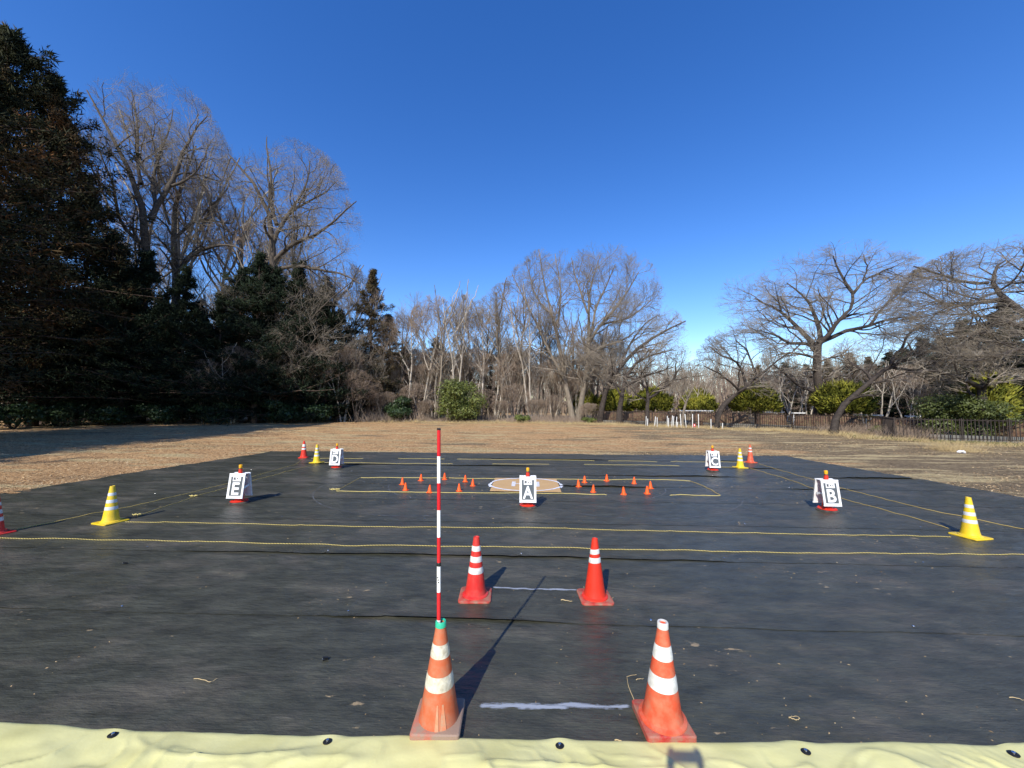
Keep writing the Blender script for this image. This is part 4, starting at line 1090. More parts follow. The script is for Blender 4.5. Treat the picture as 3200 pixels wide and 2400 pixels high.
hero('bare tree with a low sweeping limb just behind the tallest bare tree', 384, 45,
    [(zA((1020, 1700), (1020, 1560), (1010, 1400), (970, 1270), (985, 1150), (1060, 1040), (1100, 940), (1130, 840)), 0.42, 0.06, 2),
     (zA((1020, 1560), (1100, 1450), (1250, 1405), (1320, 1400), (1400, 1440)), 0.24, 0.06, -3),
     (zA((1000, 1350), (1100, 1240), (1220, 1260), (1330, 1290), (1340, 1180)), 0.20, 0.05, 2),
     (zA((970, 1270), (900, 1150), (870, 1000), (880, 860)), 0.18, 0.05, -2),
     (zA((1100, 1240), (1200, 1130), (1290, 1040), (1240, 920)), 0.15, 0.05, 2)],
    (250, 215, 510, 680), 2, 0, 7.5, L=(6, 3.7, 2.1, 1.2), n=(11, 7, 5, 4), **GU)
hero('wide bare tree with pale sunlit twigs reaching over the dark wood', 590, 45,
    [(zA((1570, 1700), (1565, 1560), (1575, 1400), (1600, 1320), (1565, 1180), (1480, 1060), (1390, 970), (1320, 890)), 0.46, 0.06, -2),
     (zA((1600, 1320), (1570, 1170), (1600, 1050), (1570, 920), (1560, 820)), 0.24, 0.05, 3),
     (zA((1575, 1400), (1650, 1270), (1730, 1180), (1790, 1060), (1800, 940)), 0.26, 0.05, 0),
     (zA((1650, 1270), (1760, 1190), (1880, 1130), (1950, 1060)), 0.18, 0.05, 2),
     (zA((1590, 1520), (1700, 1400), (1830, 1370), (1960, 1260), (2060, 1170)), 0.28, 0.05, -2),
     (zA((1600, 1560), (1720, 1530), (1850, 1560), (2000, 1580), (2080, 1640)), 0.24, 0.05, -4),
     (zA((1390, 970), (1350, 1100), (1300, 1040)), 0.12, 0.05, -2)],
    (480, 312, 788, 720), 3, 0, 8, L=(6, 3.8, 2.1, 1.2), n=(11, 7, 5, 4), **GU)
hero('bare tree leaning out with drooping pale branches in front of the dark wood', 640, 43,
    [([(600, 900), (590, 800), (610, 700), (650, 620)], 0.12, 0.06, 0), ([(600, 760), (660, 700), (720, 640), (760, 610)], 0.16, 0.05, -2),
     ([(590, 820), (640, 790), (690, 720)], 0.14, 0.04, -3), ([(600, 740), (540, 690), (480, 640)], 0.14, 0.04, -1)],
    (440, 560, 790, 840), 4, -1, 5, L=(4.5, 3, 1.8, 1.0), n=(9, 6, 5, 3), up=(0.05, 0.02, 0, 0), bark=M['bark_umber'], twig=M['twig_grey'])
# centre right pair
hero('tall bare tree, left one of the two crossing trunks right of the brushwood', 1238, 50,
    [(zC((530, 1380), (490, 1210), (450, 1060), (425, 900), (420, 720), (370, 600), (330, 480), (300, 300), (250, 100), (230, -60)), 0.36, 0.05, 2),
     (zC((450, 1060), (370, 910), (300, 800), (270, 680), (190, 560), (150, 430), (70, 300), (0, 150)), 0.22, 0.05, -2),
     (zC((370, 600), (420, 480), (430, 300), (400, 100), (380, -40)), 0.18, 0.05, 3),
     (zC((330, 480), (200, 330), (160, 160), (120, 0)), 0.14, 0.04, 0)],
    (1068, 532, 1330, 850), 5, 0, 6, L=(5.4, 3.4, 2.0, 1.1), n=(12, 7, 5, 4), t0=0.15, up=(0.2, 0.14, 0.08, 0.06), ang=(48, 46, 44, 42), upc=0.015, **G)
hero('tall spreading bare tree, right one of the two crossing trunks right of the brushwood', 1252, 49,
    [(zC((568, 1390), (610, 1230), (630, 1080), (650, 900), (672, 750), (690, 640), (650, 480), (650, 300), (700, 150), (760, 0)), 0.38, 0.05, 1),
     (zC((672, 750), (740, 610), (840, 520), (940, 400), (1040, 250), (1100, 130)), 0.24, 0.05, -2),
     (zC((740, 610), (860, 570), (1000, 540), (1130, 450), (1200, 380)), 0.16, 0.05, 2),
     (zC((650, 480), (600, 300), (540, 130), (520, 0)), 0.17, 0.05, 2),
     (zC((690, 640), (720, 450), (820, 260), (900, 60)), 0.18, 0.05, 3),
     (zC((655, 860), (800, 760), (950, 740), (1080, 640)), 0.16, 0.05, -3)],
    (1160, 524, 1440, 850), 6, 0, 6.5, L=(5.6, 3.5, 2.0, 1.1), n=(12, 7, 5, 4), t0=0.15, up=(0.2, 0.14, 0.08, 0.06), ang=(48, 46, 44, 42), upc=0.015, **G)
CH = dict(bark=M['bark_dark'], twig=M['twig_grey'], name='cherry_tree', flat=0.35, up=(0.02, 0.05, 0.05, 0.08))
hero('dark leaning cherry tree behind the fence just right of the tall bare pair', 1302, 47,
    [(zC((755, 1370), (790, 1200), (830, 1080), (930, 950), (1080, 800), (1250, 680), (1400, 620), (1500, 560)), 0.36, 0.05, -1),
     (zC((820, 1100), (840, 960), (790, 850), (760, 740)), 0.18, 0.05, 2), (zC((790, 1200), (700, 1080), (660, 1000)), 0.14, 0.05, 1),
     (zC((930, 950), (1000, 780), (1120, 600), (1250, 520)), 0.16, 0.05, 3)],
    (1235, 640, 1490, 850), 7, 0, 5, L=(5, 3.2, 1.9, 1.0), n=(10, 6, 5, 4), **CH)
hero('bare cherry tree with an upright grey trunk in front of the clipped conifers', 1337, 45,
    [(zC((925, 1410), (935, 1270), (948, 1150), (1020, 960), (1100, 880), (1250, 850), (1400, 810)), 0.34, 0.05, 0),
     (zC((948, 1160), (880, 1080), (840, 960)), 0.18, 0.05, 2), (zC((950, 1150), (1120, 1050), (1250, 1010), (1400, 960)), 0.16, 0.05, -2)],
    (1255, 690, 1500, 870), 8, 0, 5, L=(4.2, 2.7, 1.6, 0.9), n=(7, 6, 4, 3), **CH)
hero('crooked cherry tree with a long limb bending right near the white stakes', 1398, 42,
    [(zC((1165, 1400), (1175, 1280), (1190, 1160), (1140, 1100), (1050, 1060), (880, 1000)), 0.24, 0.05, 0),
     (zC((1180, 1230), (1290, 1160), (1400, 1070), (1440, 1000), (1400, 980), (1420, 900)), 0.18, 0.05, -1)],
    (1290, 740, 1530, 880), 9, 0, 4, L=(3.6, 2.4, 1.5, 0.8), n=(7, 5, 4, 3), **CH)
hero('young slanting bare tree standing among the white stakes', 1478, 40,
    [(zC((1470, 1390), (1500, 1270), (1550, 1180), (1565, 1080), (1540, 960)), 0.13, 0.04, 0), (zC((1500, 1270), (1440, 1170), (1400, 1080)), 0.08, 0.03, 1)],
    (1430, 740, 1560, 860), 10, 0, 2.5, L=(2.6, 1.8, 1.1, 0.6), n=(6, 5, 4, 3), **G)
# right-hand cherries
hero('leaning cherry tree whose dark trunk rises to the right between clipped conifers', 1560, 38,
    [(zC((1765, 1380), (1800, 1310), (1850, 1260), (1930, 1190), (2010, 1140), (2080, 1060), (2160, 1040), (2260, 930), (2400, 830)), 0.27, 0.05, -1),
     (zC((2010, 1140), (1970, 1000), (1920, 910), (1780, 870), (1700, 800)), 0.17, 0.05, 2),
     (zC((2080, 1060), (2050, 940), (2000, 820), (1900, 740)), 0.15, 0.05, 2), (zC((1960, 1170), (1850, 1080), (1740, 1000), (1640, 960)), 0.12, 0.04, -2)],
    (1510, 690, 1760, 860), 11, 0, 5, L=(4.2, 2.7, 1.6, 0.9), n=(8, 6, 5, 3), **CH)
hero('big spreading cherry tree with the highest crown on the right side', 1768, 40,
    [(zD((440, 1330), (435, 1150), (430, 1000), (425, 860), (430, 760)), 0.42, 0.32, 0),
     (zD((425, 800), (330, 690), (240, 600), (130, 490), (20, 430), (-120, 370)), 0.28, 0.05, 2),
     (zD((425, 820), (370, 750), (200, 760), (60, 690), (-60, 640)), 0.22, 0.05, -3),
     (zD((440, 770), (460, 650), (410, 540), (360, 400), (260, 300), (160, 230)), 0.26, 0.05, 3),
     (zD((440, 780), (510, 690), (600, 560), (700, 500), (800, 490)), 0.28, 0.05, -2),
     (zD((560, 620), (660, 480), (680, 330), (560, 190), (500, 20)), 0.26, 0.05, 1),
     (zD((680, 330), (790, 220), (950, 150), (1060, 100)), 0.18, 0.05, 0),
     (zD((790, 220), (830, 120), (790, 0)), 0.13, 0.05, 2),
     (zD((480, 760), (650, 650), (900, 600), (1010, 545), (1250, 520)), 0.24, 0.05, 3),
     (zD((950, 580), (1080, 420), (1200, 310), (1300, 210)), 0.15, 0.05, 1)],
    (1540, 526, 2010, 810), 12, 0, 7.5, L=(5, 3.1, 1.9, 1.1), n=(10, 7, 5, 4), **CH)
hero('low cherry tree with a black trunk leaning right out of a clipped golden conifer', 1808, 31,
    [(zD((555, 1440), (590, 1350), (650, 1270), (740, 1190), (830, 1170), (880, 1090), (1000, 990), (1100, 910), (1250, 870), (1310, 830), (1290, 760), (1210, 740)), 0.24, 0.05, -1),
     (zD((1020, 970), (1040, 840), (1110, 800), (1130, 690), (1230, 640)), 0.17, 0.05, 1), (zD((1310, 850), (1500, 800), (1620, 740), (1700, 650)), 0.16, 0.05, 1),
     (zD((880, 1100), (800, 1000), (700, 940), (640, 900)), 0.12, 0.04, 2), (zD((1000, 990), (1200, 1000), (1350, 1010)), 0.12, 0.04, -2)],
    (1790, 700, 2130, 880), 13, 0, 4.5, L=(3.8, 2.5, 1.5, 0.9), n=(8, 6, 5, 3), **CH)
hero('cherry tree with low forking limbs standing right behind the camellia bush', 2090, 27,
    [(zD((1855, 1560), (1850, 1300), (1850, 1130)), 0.30, 0.2, 0),
     (zD((1850, 1140), (1770, 1110), (1700, 1060), (1590, 1020), (1350, 990), (1200, 1000)), 0.17, 0.04, -1),
     (zD((1850, 1140), (1900, 1110), (1960, 1080), (2100, 1050), (2250, 960)), 0.17, 0.05, 1), (zD((1850, 1150), (1830, 1000), (1810, 850), (1830, 700)), 0.17, 0.05, 3),
     (zD((1960, 1080), (1990, 900), (1990, 780)), 0.12, 0.05, 2)],
    (1950, 650, 2260, 850), 14, 0, 4, L=(3.6, 2.4, 1.5, 0.9), n=(8, 6, 4, 3), **CH)
hero('large cherry tree at the right edge with limbs spreading over the fence', 2290, 26,
    [(zD((2480, 1500), (2470, 1100), (2440, 800), (2400, 600)), 0.42, 0.3, 0),
     (zD((2420, 640), (2212, 480), (2050, 380), (1900, 230), (1950, 120), (2060, 30)), 0.24, 0.04, 1),
     (zD((2060, 380), (1900, 390), (1600, 420), (1400, 300)), 0.14, 0.04, 2),
     (zD((2430, 700), (2212, 600), (1900, 570), (1650, 640), (1480, 700)), 0.18, 0.04, 1),
     (zD((2450, 900), (2212, 780), (2000, 860), (1700, 900)), 0.15, 0.04, -2),
     (zD((1930, 240), (1750, 200), (1500, 120), (1340, 60)), 0.11, 0.04, 1), (zD((2400, 600), (2350, 300), (2250, 100), (2200, -60)), 0.2, 0.05, 2)],
    (1970, 510, 2420, 820), 15, 0, 6, L=(4.6, 3.0, 1.8, 1.1), n=(10, 7, 5, 4), **CH)

# ------------------------------------------------------------------ generic bare trees (shapes shared by the wood behind)
def auto_limbs(h, nl, seed, r=0.2, lean=0.3, stems=1, spread=0.35, h0=0.35):
    rr = np.random.RandomState(seed); out = []
    for s in range(stems):
        a = rr.rand() * 6.28; dx, dy = lean * math.cos(a) * h * 0.3, lean * math.sin(a) * h * 0.3
        x0, y0 = (0.25 * math.cos(a) * (stems > 1), 0.25 * math.sin(a) * (stems > 1))
        tp = [(x0, y0, -0.1, r * 1.25)] + [(x0 + dx * f + rr.normal(0, .02 * h * f), y0 + dy * f + rr.normal(0, .02 * h * f), h * f * 0.93, r * (1 - 0.82 * f)) for f in (0.15, 0.3, 0.5, 0.7, 0.85, 1)]
        out.append(tp)
        for i in range(nl):
            f = h0 + (0.8 - h0) * (i + rr.rand()) / nl; b = rr.rand() * 6.28
            k = f * 0.93 * h; ln = h * spread * (1.1 - 0.5 * f)
            bx, by = x0 + dx * f, y0 + dy * f
            out.append([(bx, by, k, r * (1 - 0.8 * f) * 0.7), (bx + ln * 0.4 * math.cos(b), by + ln * 0.4 * math.sin(b), k + ln * 0.5, r * 0.35), (bx + ln * 0.7 * math.cos(b), by + ln * 0.7 * math.sin(b), k + ln * 1.15, r * 0.2)])
    return out
def proto(h, w, seed, bark, twig, r=0.16, nl=4, stems=1, n=(4, 5, 4, 3), L=(3.6, 2.3, 1.4, 0.8), name='bare_tree', h0=0.4, lean=0.3, up=(0.45, 0.35, 0.25, 0.2), cb=0.22, **k):
    return bare_tree('x', (0, -400, 0), auto_limbs(h, nl, seed, r, lean, stems, h0=h0), ((0, 0, h * (1 + cb) / 2), (w / 2, w / 2, h * (1 - cb) / 2)), bark, twig, seed + 50, L=L, n=n, name=name, quick=True, rmin=0.007, S=6, t0=0.3, up=up, **k)
P_slim = [proto(15, 6.5, 61, M['bark_grey'], M['twig_tan']), proto(14, 7.5, 62, M['bark_pale'], M['twig_tan'], r=0.14), proto(16, 8, 63, M['bark_grey'], M['twig_grey'], r=0.19, n=(5, 5, 4, 3)),
          proto(12, 5.5, 64, M['bark_grey'], M['twig_tan'], r=0.11, stems=2, nl=3), proto(13, 7, 65, M['bark_pale'], M['twig_grey'], r=0.12, stems=2, nl=3, lean=0.7)]
P_pale = [proto(7.5, 4.5, 71, M['bark_pale'], M['twig_tan'], r=0.09, stems=4, nl=2, n=(3, 4, 4, 3), L=(2.0, 1.4, 0.9, 0.5), h0=0.3, lean=0.9, cb=0.3),
          proto(6.5, 4.0, 72, M['bark_pale'], M['twig_tan'], r=0.08, stems=3, nl=2, n=(3, 4, 4, 3), L=(1.8, 1.3, 0.8, 0.5), h0=0.3, lean=0.9, cb=0.3)]
P_low = [proto(7, 7, 81, M['bark_dark'], M['twig_tan'], r=0.10, stems=3, nl=3, n=(4, 4, 4, 3), L=(2.6, 1.9, 1.2, 0.7), h0=0.15, lean=0.9, cb=0.05, up=(0.1, 0.1, 0.1, 0.1)),
         proto(5, 6, 82, M['bark_grey'], M['twig_tan'], r=0.06, stems=4, nl=3, n=(4, 4, 4, 3), L=(2.2, 1.6, 1.0, 0.6), h0=0.1, lean=0.9, cb=0.02, up=(0.15, 0.1, 0.1, 0.1))]
P_mid = [proto(10, 7, 91, M['bark_grey'], M['twig_tan'], r=0.09, stems=2, nl=5, n=(5, 5, 4, 3), h0=0.12, lean=0.6, cb=0.05, up=(0.35, 0.3, 0.2, 0.15)),
         proto(9, 6.5, 92, M['bark_pale'], M['twig_tan'], r=0.08, stems=3, nl=4, n=(4, 5, 4, 3), h0=0.12, lean=0.8, cb=0.05, up=(0.35, 0.3, 0.2, 0.15)),
         proto(11, 6, 93, M['bark_grey'], M['twig_grey'], r=0.10, stems=1, nl=7, n=(5, 5, 4, 3), h0=0.12, lean=0.5, cb=0.05, up=(0.4, 0.3, 0.2, 0.15))]
PROTO_USED = set()
ORD = ['leftmost', 'second from the left', 'third from the left', 'fourth from the left', 'fifth from the left', 'sixth from the left', 'seventh from the left', 'eighth from the left', 'ninth from the left', 'tenth from the left',
       'eleventh from the left', 'twelfth from the left', 'thirteenth from the left', 'fourteenth from the left', 'fifteenth from the left', 'sixteenth from the left', 'seventeenth from the left', 'eighteenth from the left']
def order(pxs):
    s = sorted(range(len(pxs)), key=lambda i: pxs[i]); r = [0] * len(pxs)
    for k, i in enumerate(s): r[i] = k
    return [('rightmost' if k == len(pxs) - 1 else ORD[k]) for k in r]
def put(p, x, y, rz, sc, label, group):
    if id(p) not in PROTO_USED:
        PROTO_USED.add(id(p)); o = p
    else: o = copy_tree(p)
    o.location = (x, y, float(ground_h(x, y))); o.rotation_euler = (0, 0, rz); o.scale = sc if isinstance(sc, tuple) else (sc, sc, sc)
    tag(o, label, 'tree', group); return o
rr = random.Random(21)
# wood behind the field, left part (behind the brushwood)
g = 'slender bare trees of the wood behind the field'
row = [(812, 50), (850, 51.5), (880, 49.5), (905, 52), (938, 50), (965, 53), (990, 50.5), (1015, 52.5), (1040, 50), (1068, 52), (1090, 49.5), (1120, 53), (1150, 51), (1180, 54), (1205, 51), (1290, 56), (1330, 57)]
tops = [700, 655, 640, 615, 610, 605, 610, 612, 618, 625, 600, 590, 620, 640, 650, 690, 720]
for i, ((px, d), ty) in enumerate(zip(row, tops)):
    x, y, _ = gx(px, d)
    h = CAM_H + (869 - ty) * SC / F_PX * d
    p = P_slim[(i * 3 + i // 4) % 5]; ph = (15, 14, 16, 12, 13)[P_slim.index(p)]
    put(p, x, y, rr.uniform(0, 6.28), h / ph * rr.uniform(0.92, 1.02), 'slender bare tree, ' + order([q[0] for q in row])[i] + ' along the front of the sunlit wood', g)
for i in range(56):
    px = 200 + i * 22 + rr.uniform(-10, 10); d = rr.uniform(55, 66)
    x, y, _ = gx(px, d)
    put((P_slim + P_mid)[rr.randrange(8)], x, y, rr.uniform(0, 6.28), rr.uniform(0.95, 1.2) * (1.3 if px < 750 else 1), 'bare tree deep in the wood behind the sunlit trunks', 'bare trees deeper in the wood')
for i in range(34):
    px = 770 + i * 15.5 + rr.uniform(-8, 8); d = rr.uniform(51.5, 57)
    if px > 1290: continue
    x, y, _ = gx(px, d)
    put(P_mid[rr.randrange(3)], x, y, rr.uniform(0, 6.28), rr.uniform(0.75, 1.2), 'thin bushy bare sapling between the sunlit trunks', 'saplings between the sunlit trunks')
for px, ty, d in [(215, 420, 47), (262, 330, 49), (340, 250, 50), (405, 300, 50), (440, 330, 49), (478, 345, 50), (520, 395, 51), (560, 430, 50), (610, 440, 51), (650, 450, 51), (690, 490, 52), (722, 530, 51), (748, 570, 50), (770, 590, 51), (700, 560, 48), (620, 560, 47.5), (540, 560, 47)]:
    x, y, _ = gx(px, d); h = CAM_H + (869 - ty) * SC / F_PX * d; j = rr.randrange(3); ph = (15, 14, 16)[j]
    put(P_slim[j], x, y, rr.uniform(0, 6.28), (h / ph * .95, h / ph * .95, h / ph), 'bare crown rising behind the dark firs of the left wood', 'bare trees behind the dark firs')
for i, (px, d, s) in enumerate([(440, 40, .7), (505, 41, .95), (590, 42.5, .85), (668, 44, .95), (742, 46, 1.05), (785, 47.5, 1.0)]):
    x, y, _ = gx(px, d); put(P_mid[i % 3], x, y, rr.uniform(0, 6.28), s, 'bare bushy tree in front of the dark firs, ' + (ORD[i] if i < 5 else 'rightmost'), 'bare trees in front of the dark firs')
# distant park trees on the right
for i in range(52):
    px = 1300 + i * 20 + rr.uniform(-10, 10); d = rr.uniform(62, 88) - max(0, (px - 1800)) * 0.03
    x, y, _ = gx(px, d)
    put((P_slim + P_mid)[rr.randrange(8)], x, y, rr.uniform(0, 6.28), rr.uniform(0.65, 0.95), 'distant grey bare tree in the park beyond the fence', 'distant bare trees beyond the fence')
PP = [(1432, 52, 1), (1462, 55, 1.1), (1500, 50, .95), (1690, 50, 1.15), (1715, 52, 1.05), (1738, 49, 1.1), (1660, 56, 1.1), (1585, 58, 1), (1900, 42, .95), (1955, 40, 1.0), (1990, 42, .95), (1872, 46, 1.1)]
for i, (px, d, s) in enumerate(PP):
    x, y, _ = gx(px, d); put(P_pale[i % 2], x, y, rr.uniform(0, 6.28), s, 'small pale many stemmed tree beyond the fence, ' + order([q[0] for q in PP])[i], 'pale many stemmed trees')
# low shrubs and saplings at the edge of the wood
PL = [(770, 44.5, .9), (830, 47, .75), (900, 47.5, .7), (925, 48, .55), (1045, 48, .6), (1080, 48, .55), (1110, 48, .7), (1160, 48.5, .6), (1195, 48, .5), (1275, 47, .5), (1990, 34, .6), (2130, 31, .7)]
for i, (px, d, s) in enumerate(PL):
    x, y, _ = gx(px, d); put(P_low[i % 2], x, y, rr.uniform(0, 6.28), s, 'low twiggy leafless shrub at the wood edge, ' + order([q[0] for q in PL])[i], 'leafless shrubs at the wood edge')

# ------------------------------------------------------------------ conifers
def tufts(pos, dirs, size, m, rng, width=0.16, spread=0.55, droop=0.0):
    """m pointed leafy sprays per position: thin three-sided spikes"""
    N = len(pos); idx = np.repeat(np.arange(N), m)
    p = pos[idx] + rng.normal(0, 0.3, (N * m, 3)) * size[idx][:, None] * 1.1
    d = norm(dirs[idx] + rng.normal(0, spread, (N * m, 3)) + np.array([0, 0, -droop]))
    L = size[idx] * rng.uniform(0.6, 1.3, N * m)
    rv = rng.normal(size=(N * m, 3)); u = norm(np.cross(d, rv)); w = np.cross(d, u)
    V = np.zeros((N * m, 4, 3)); wd = (L * width)[:, None]
    mid = p + d * (L * 0.35)[:, None]
    V[:, 0] = p; V[:, 1] = mid + u * wd; V[:, 2] = mid - u * wd * 0.7 + w * wd * 0.6; V[:, 3] = p + d * L[:, None]
    b = np.arange(N * m)[:, None] * 4
    T = np.concatenate([b + np.array([[0, 1, 3]]), b + np.array([[0, 3, 2]]), b + np.array([[1, 2, 3]])])
    return V.reshape(-1, 3), T
def conifer(h, w, seed, fol, bark, nb=90, per=12, m=4, size=0.55, base=0.12, droop=0.25, shape=0.9, name='cedar_tree', r=0.3, width=0.10, spread=0.85, lob=0.35):
    rng = np.random.RandomState(seed)
    t = empty(name, (0, -400, 0)); 
    tz = np.linspace(-0.1, h * 0.98, 10); tp = np.stack([rng.normal(0, 0.06, 10), rng.normal(0, 0.06, 10), tz], -1); tr_ = r * (1.05 - tz / h)
    f = base + (1 - base) * (np.arange(nb) + rng.rand(nb)) / nb
    z = f * h * 0.98; az = np.arange(nb) * 2.4 + rng.normal(0, .5, nb)
    lobes = 0.85 + 2 * lob * vn(az * 1.1, z * 0.35, seed)
    ln = w / 2 * (np.clip(1 - ((f - base) / (1 - base)) ** shape, 0.05, 1)) * lobes * rng.uniform(0.75, 1.15, nb) * np.clip(0.55 + (f - base) * 3, 0, 1)
    K = 5; Q = np.zeros((nb, K, 3)); Q[:, 0] = np.stack([0 * z, 0 * z, z], -1)
    d = norm(np.stack([np.cos(az), np.sin(az), 0.15 + 0.7 * (f ** 2)], -1))
    for k in range(1, K):
        Q[:, k] = Q[:, k - 1] + d * (ln / (K - 1))[:, None]; d = d + rng.normal(0, 0.08, d.shape); d[:, 2] -= droop * 0.35 if k < 3 else -droop * 0.3; d = norm(d)
    RB = np.maximum(0.05 * (1 - f[:, None]) + 0.02, 0.02) * np.linspace(1, 0.3, K)[None]
    V, Fc = cat([tubes(tp[None], tr_[None], 8), tubes(Q, RB, 4)])
    link('trunk', np_mesh('trunk', V, Fc), bark, t, smooth=True)
    s = rng.uniform(0.25, 1.02, (nb, per)) ** 0.8; fi = np.clip(s * (K - 1), 0, K - 1.001); i0 = fi.astype(int); fr = (fi - i0)[..., None]
    a = np.arange(nb)[:, None]
    pos = (Q[a, i0] * (1 - fr) + Q[a, i0 + 1] * fr).reshape(-1, 3)
    side = norm(np.stack([-np.sin(az), np.cos(az), 0 * az], -1))
    pos = pos + (side[:, None, :] * (rng.normal(0, 0.16, (nb, per)) * ln[:, None] * (1.15 - s * 0.5))[..., None]).reshape(-1, 3)
    dr = norm(np.repeat(norm(Q[:, -1] - Q[:, 0]), per, 0) + np.array([0, 0, 0.1]))
    V, T = tufts(pos, dr, np.full(len(pos), size), m, rng, width, spread, droop)
    link('crown', np_mesh('crown', V, T), fol, t)
    return t
Pc = [conifer(26, 14, 101, M['cedar'], M['bark_cedar'], nb=175, per=25, m=8, size=0.46, base=0.10, r=0.42, shape=2.4, droop=.35, lob=.5), conifer(24, 13, 102, M['cedar'], M['bark_cedar'], nb=160, per=25, m=8, size=0.45, base=0.12, r=0.38, shape=2.2, droop=.35, lob=.5)]
Pf = [conifer(14, 11, 103, M['fir'], M['bark_cedar'], nb=95, per=26, m=8, size=0.34, base=0.03, lob=.5, droop=0.15, name='fir_tree', r=0.24), conifer(12, 10.5, 104, M['fir'], M['bark_cedar'], nb=80, per=26, m=8, size=0.34, base=0.03, lob=.5, droop=0.1, name='fir_tree', r=0.22, shape=1.6)]
Pb = [conifer(16, 7.5, 105, M['brown_cedar'], M['bark_cedar'], nb=130, per=22, m=7, size=0.30, base=0.12, r=0.25, shape=1.3)]
def plant(p, x, y, rz, sc, label, group=None):
    return put(p, x, y, rz, sc, label, group)
# big cedars on the left, the nearest ones stand outside the frame and shade the field edge
x, y, _ = gx(-40, 31); plant(Pc[0], x, y, 0.3, (1.2, 1.2, 1.38), 'towering brown tinged cedar filling the left edge of the picture')
x, y, _ = gx(72, 34); plant(Pc[1], x, y, 2.1, (1.1, 1.1, 1.42), 'tall rusty brown cedar just right of the towering one at the left edge')
x, y, _ = gx(170, 37); plant(Pc[1], x, y, 4.1, (0.85, 0.85, 1.02), 'shorter dark cedar between the rusty brown cedar and the tallest bare tree')
x, y, _ = gx(100, 38); plant(Pc[0], x, y, 5.1, (0.9, 0.9, 1.26), 'dark cedar standing behind the two big left cedars')
for i, (cx_, cy_, s) in enumerate([(-33, -24, 1.0), (-35, -18, 1.08), (-32.5, -12, 0.98), (-34, -6, 1.05), (-33, 0, 1.0), (-35, 6, 1.08), (-33.5, 12, 1.02), (-35, 18, 1.05), (-38, 24, 1.05), (-40, -8, 1.1), (-41, 2, 1.1), (-40, 12, 1.1)]):
    plant(Pc[i % 2], cx_, cy_, i * 1.7, s, 'tall cedar of the row that shades the left side of the field', 'cedars along the left side of the field')
gl = 'dark firs filling the left wood'
PF = [(20, 33, .8), (70, 35, .85), (120, 36.5, .8), (170, 37, .95), (225, 37, 1.3), (262, 38, 1.25), (300, 39, 1.3), (345, 39, 1.2), (390, 40, 1.1), (430, 41, 1.05), (470, 42, 1.15), (510, 42, 1.38), (550, 42, 1.38), (590, 43, 1.38), (635, 44, 1.32), (670, 45, 1.28), (700, 46.5, 1.22), (728, 47, 1.05),
        (90, 42, 1.2), (200, 44, 1.4), (280, 46, 1.3), (350, 48, 1.25), (420, 49, 1.2), (490, 49, 1.4), (560, 50, 1.35), (620, 51, 1.3), (690, 53, 1.15), (750, 54, 1.0), (800, 56, .75), (1060, 58, .8), (940, 58, .85), (870, 57, .9), (1000, 60, .85)]
OF = order([q[0] for q in PF[:18]])
for i, (px, d, s) in enumerate(PF):
    x, y, _ = gx(px, d)
    plant(Pf[i % 2], x, y, i * 2.3, (s * (1 if i < 18 else 1.1), s, s * rr.uniform(.9, 1.1)), ('dark fir in the front row of the shaded left wood, ' + OF[i]) if i < 18 else 'dark fir standing deep in the shaded left wood', gl if i < 18 else gl + ' (deep)')
x, y, _ = gx(798, 50); h = CAM_H + (869 - 570) * SC / F_PX * 50
plant(Pb[0], x, y, 1.0, (1.35, 1.35, h / 16), 'pointed brown green cedar rising beside the centre gap in the sky')
x, y, _ = gx(838, 53); plant(Pb[0], x, y, 3.0, (1.3, 1.3, 0.93), 'smaller reddish cedar just right of the pointed brown green cedar')
gr = 'brownish conifers beyond the cherry trees'
for i, (px, d, s, k) in enumerate([(1640, 62, .75, 0), (1700, 60, .85, 1), (1745, 62, .72, 1), (1790, 58, .78, 0), (1840, 56, .85, 0), (1880, 58, .82, 0), (1925, 54, .8, 1), (1960, 52, .95, 1), (2000, 46, .85, 1), (2040, 44, 1.0, 1), (2085, 42, .95, 1), (2130, 40, 1.0, 1), (2180, 38, 1.0, 1), (2230, 36, 1.0, 1), (2030, 52, .75, 0), (2110, 50, .8, 0), (2190, 44, .75, 0)]):
    x, y, _ = gx(px, d)
    plant(Pb[0] if k == 0 else Pf[i % 2], x, y, i * 1.9, (s * 1.2, s * 1.2, s * (0.72 if k == 0 else 0.85)), ('reddish brown cedar' if k == 0 else 'dark green fir') + ' in the wood beyond the cherry trees', gr + (' (brown)' if k == 0 else ' (green)'))

# ------------------------------------------------------------------ leafy bushes
def leaf_cloud(name, lobes, nleaf, size, rng, asp=0.5, up=0.3, shell=0.5):
    """lobes: list of (cx,cy,cz,rx,ry,rz)"""
    lob = np.array(lobes, float); vol = lob[:, 3] * lob[:, 4] + lob[:, 4] * lob[:, 5]; k = rng.choice(len(lob), nleaf, p=vol / vol.sum())
    u = norm(rng.normal(size=(nleaf, 3))); rad = shell + (1 - shell) * rng.rand(nleaf) ** 0.5
    lump = 1 + 0.42 * vn(u[:, 0] * 3 + k * 5.1, u[:, 2] * 3 + u[:, 1] * 2.3, 80)
    p = lob[k, :3] + u * lob[k, 3:] * (rad * lump)[:, None]
    keep = p[:, 2] > 0.08; p = p[keep]; u = u[keep]; n = len(p)
    nr = norm(u + rng.normal(0, 0.6, (n, 3)) + np.array([0, 0, up])); a = norm(np.cross(nr, rng.normal(size=(n, 3)))); b = np.cross(nr, a)
    s = size * rng.uniform(0.6, 1.3, n)[:, None]
    V = np.stack([p - a * s, p + b * s * asp - nr * s * .12, p + a * s, p - b * s * asp - nr * s * .12], 1).reshape(-1, 3)
    return np_mesh(name, V, np.arange(n * 4).reshape(n, 4))
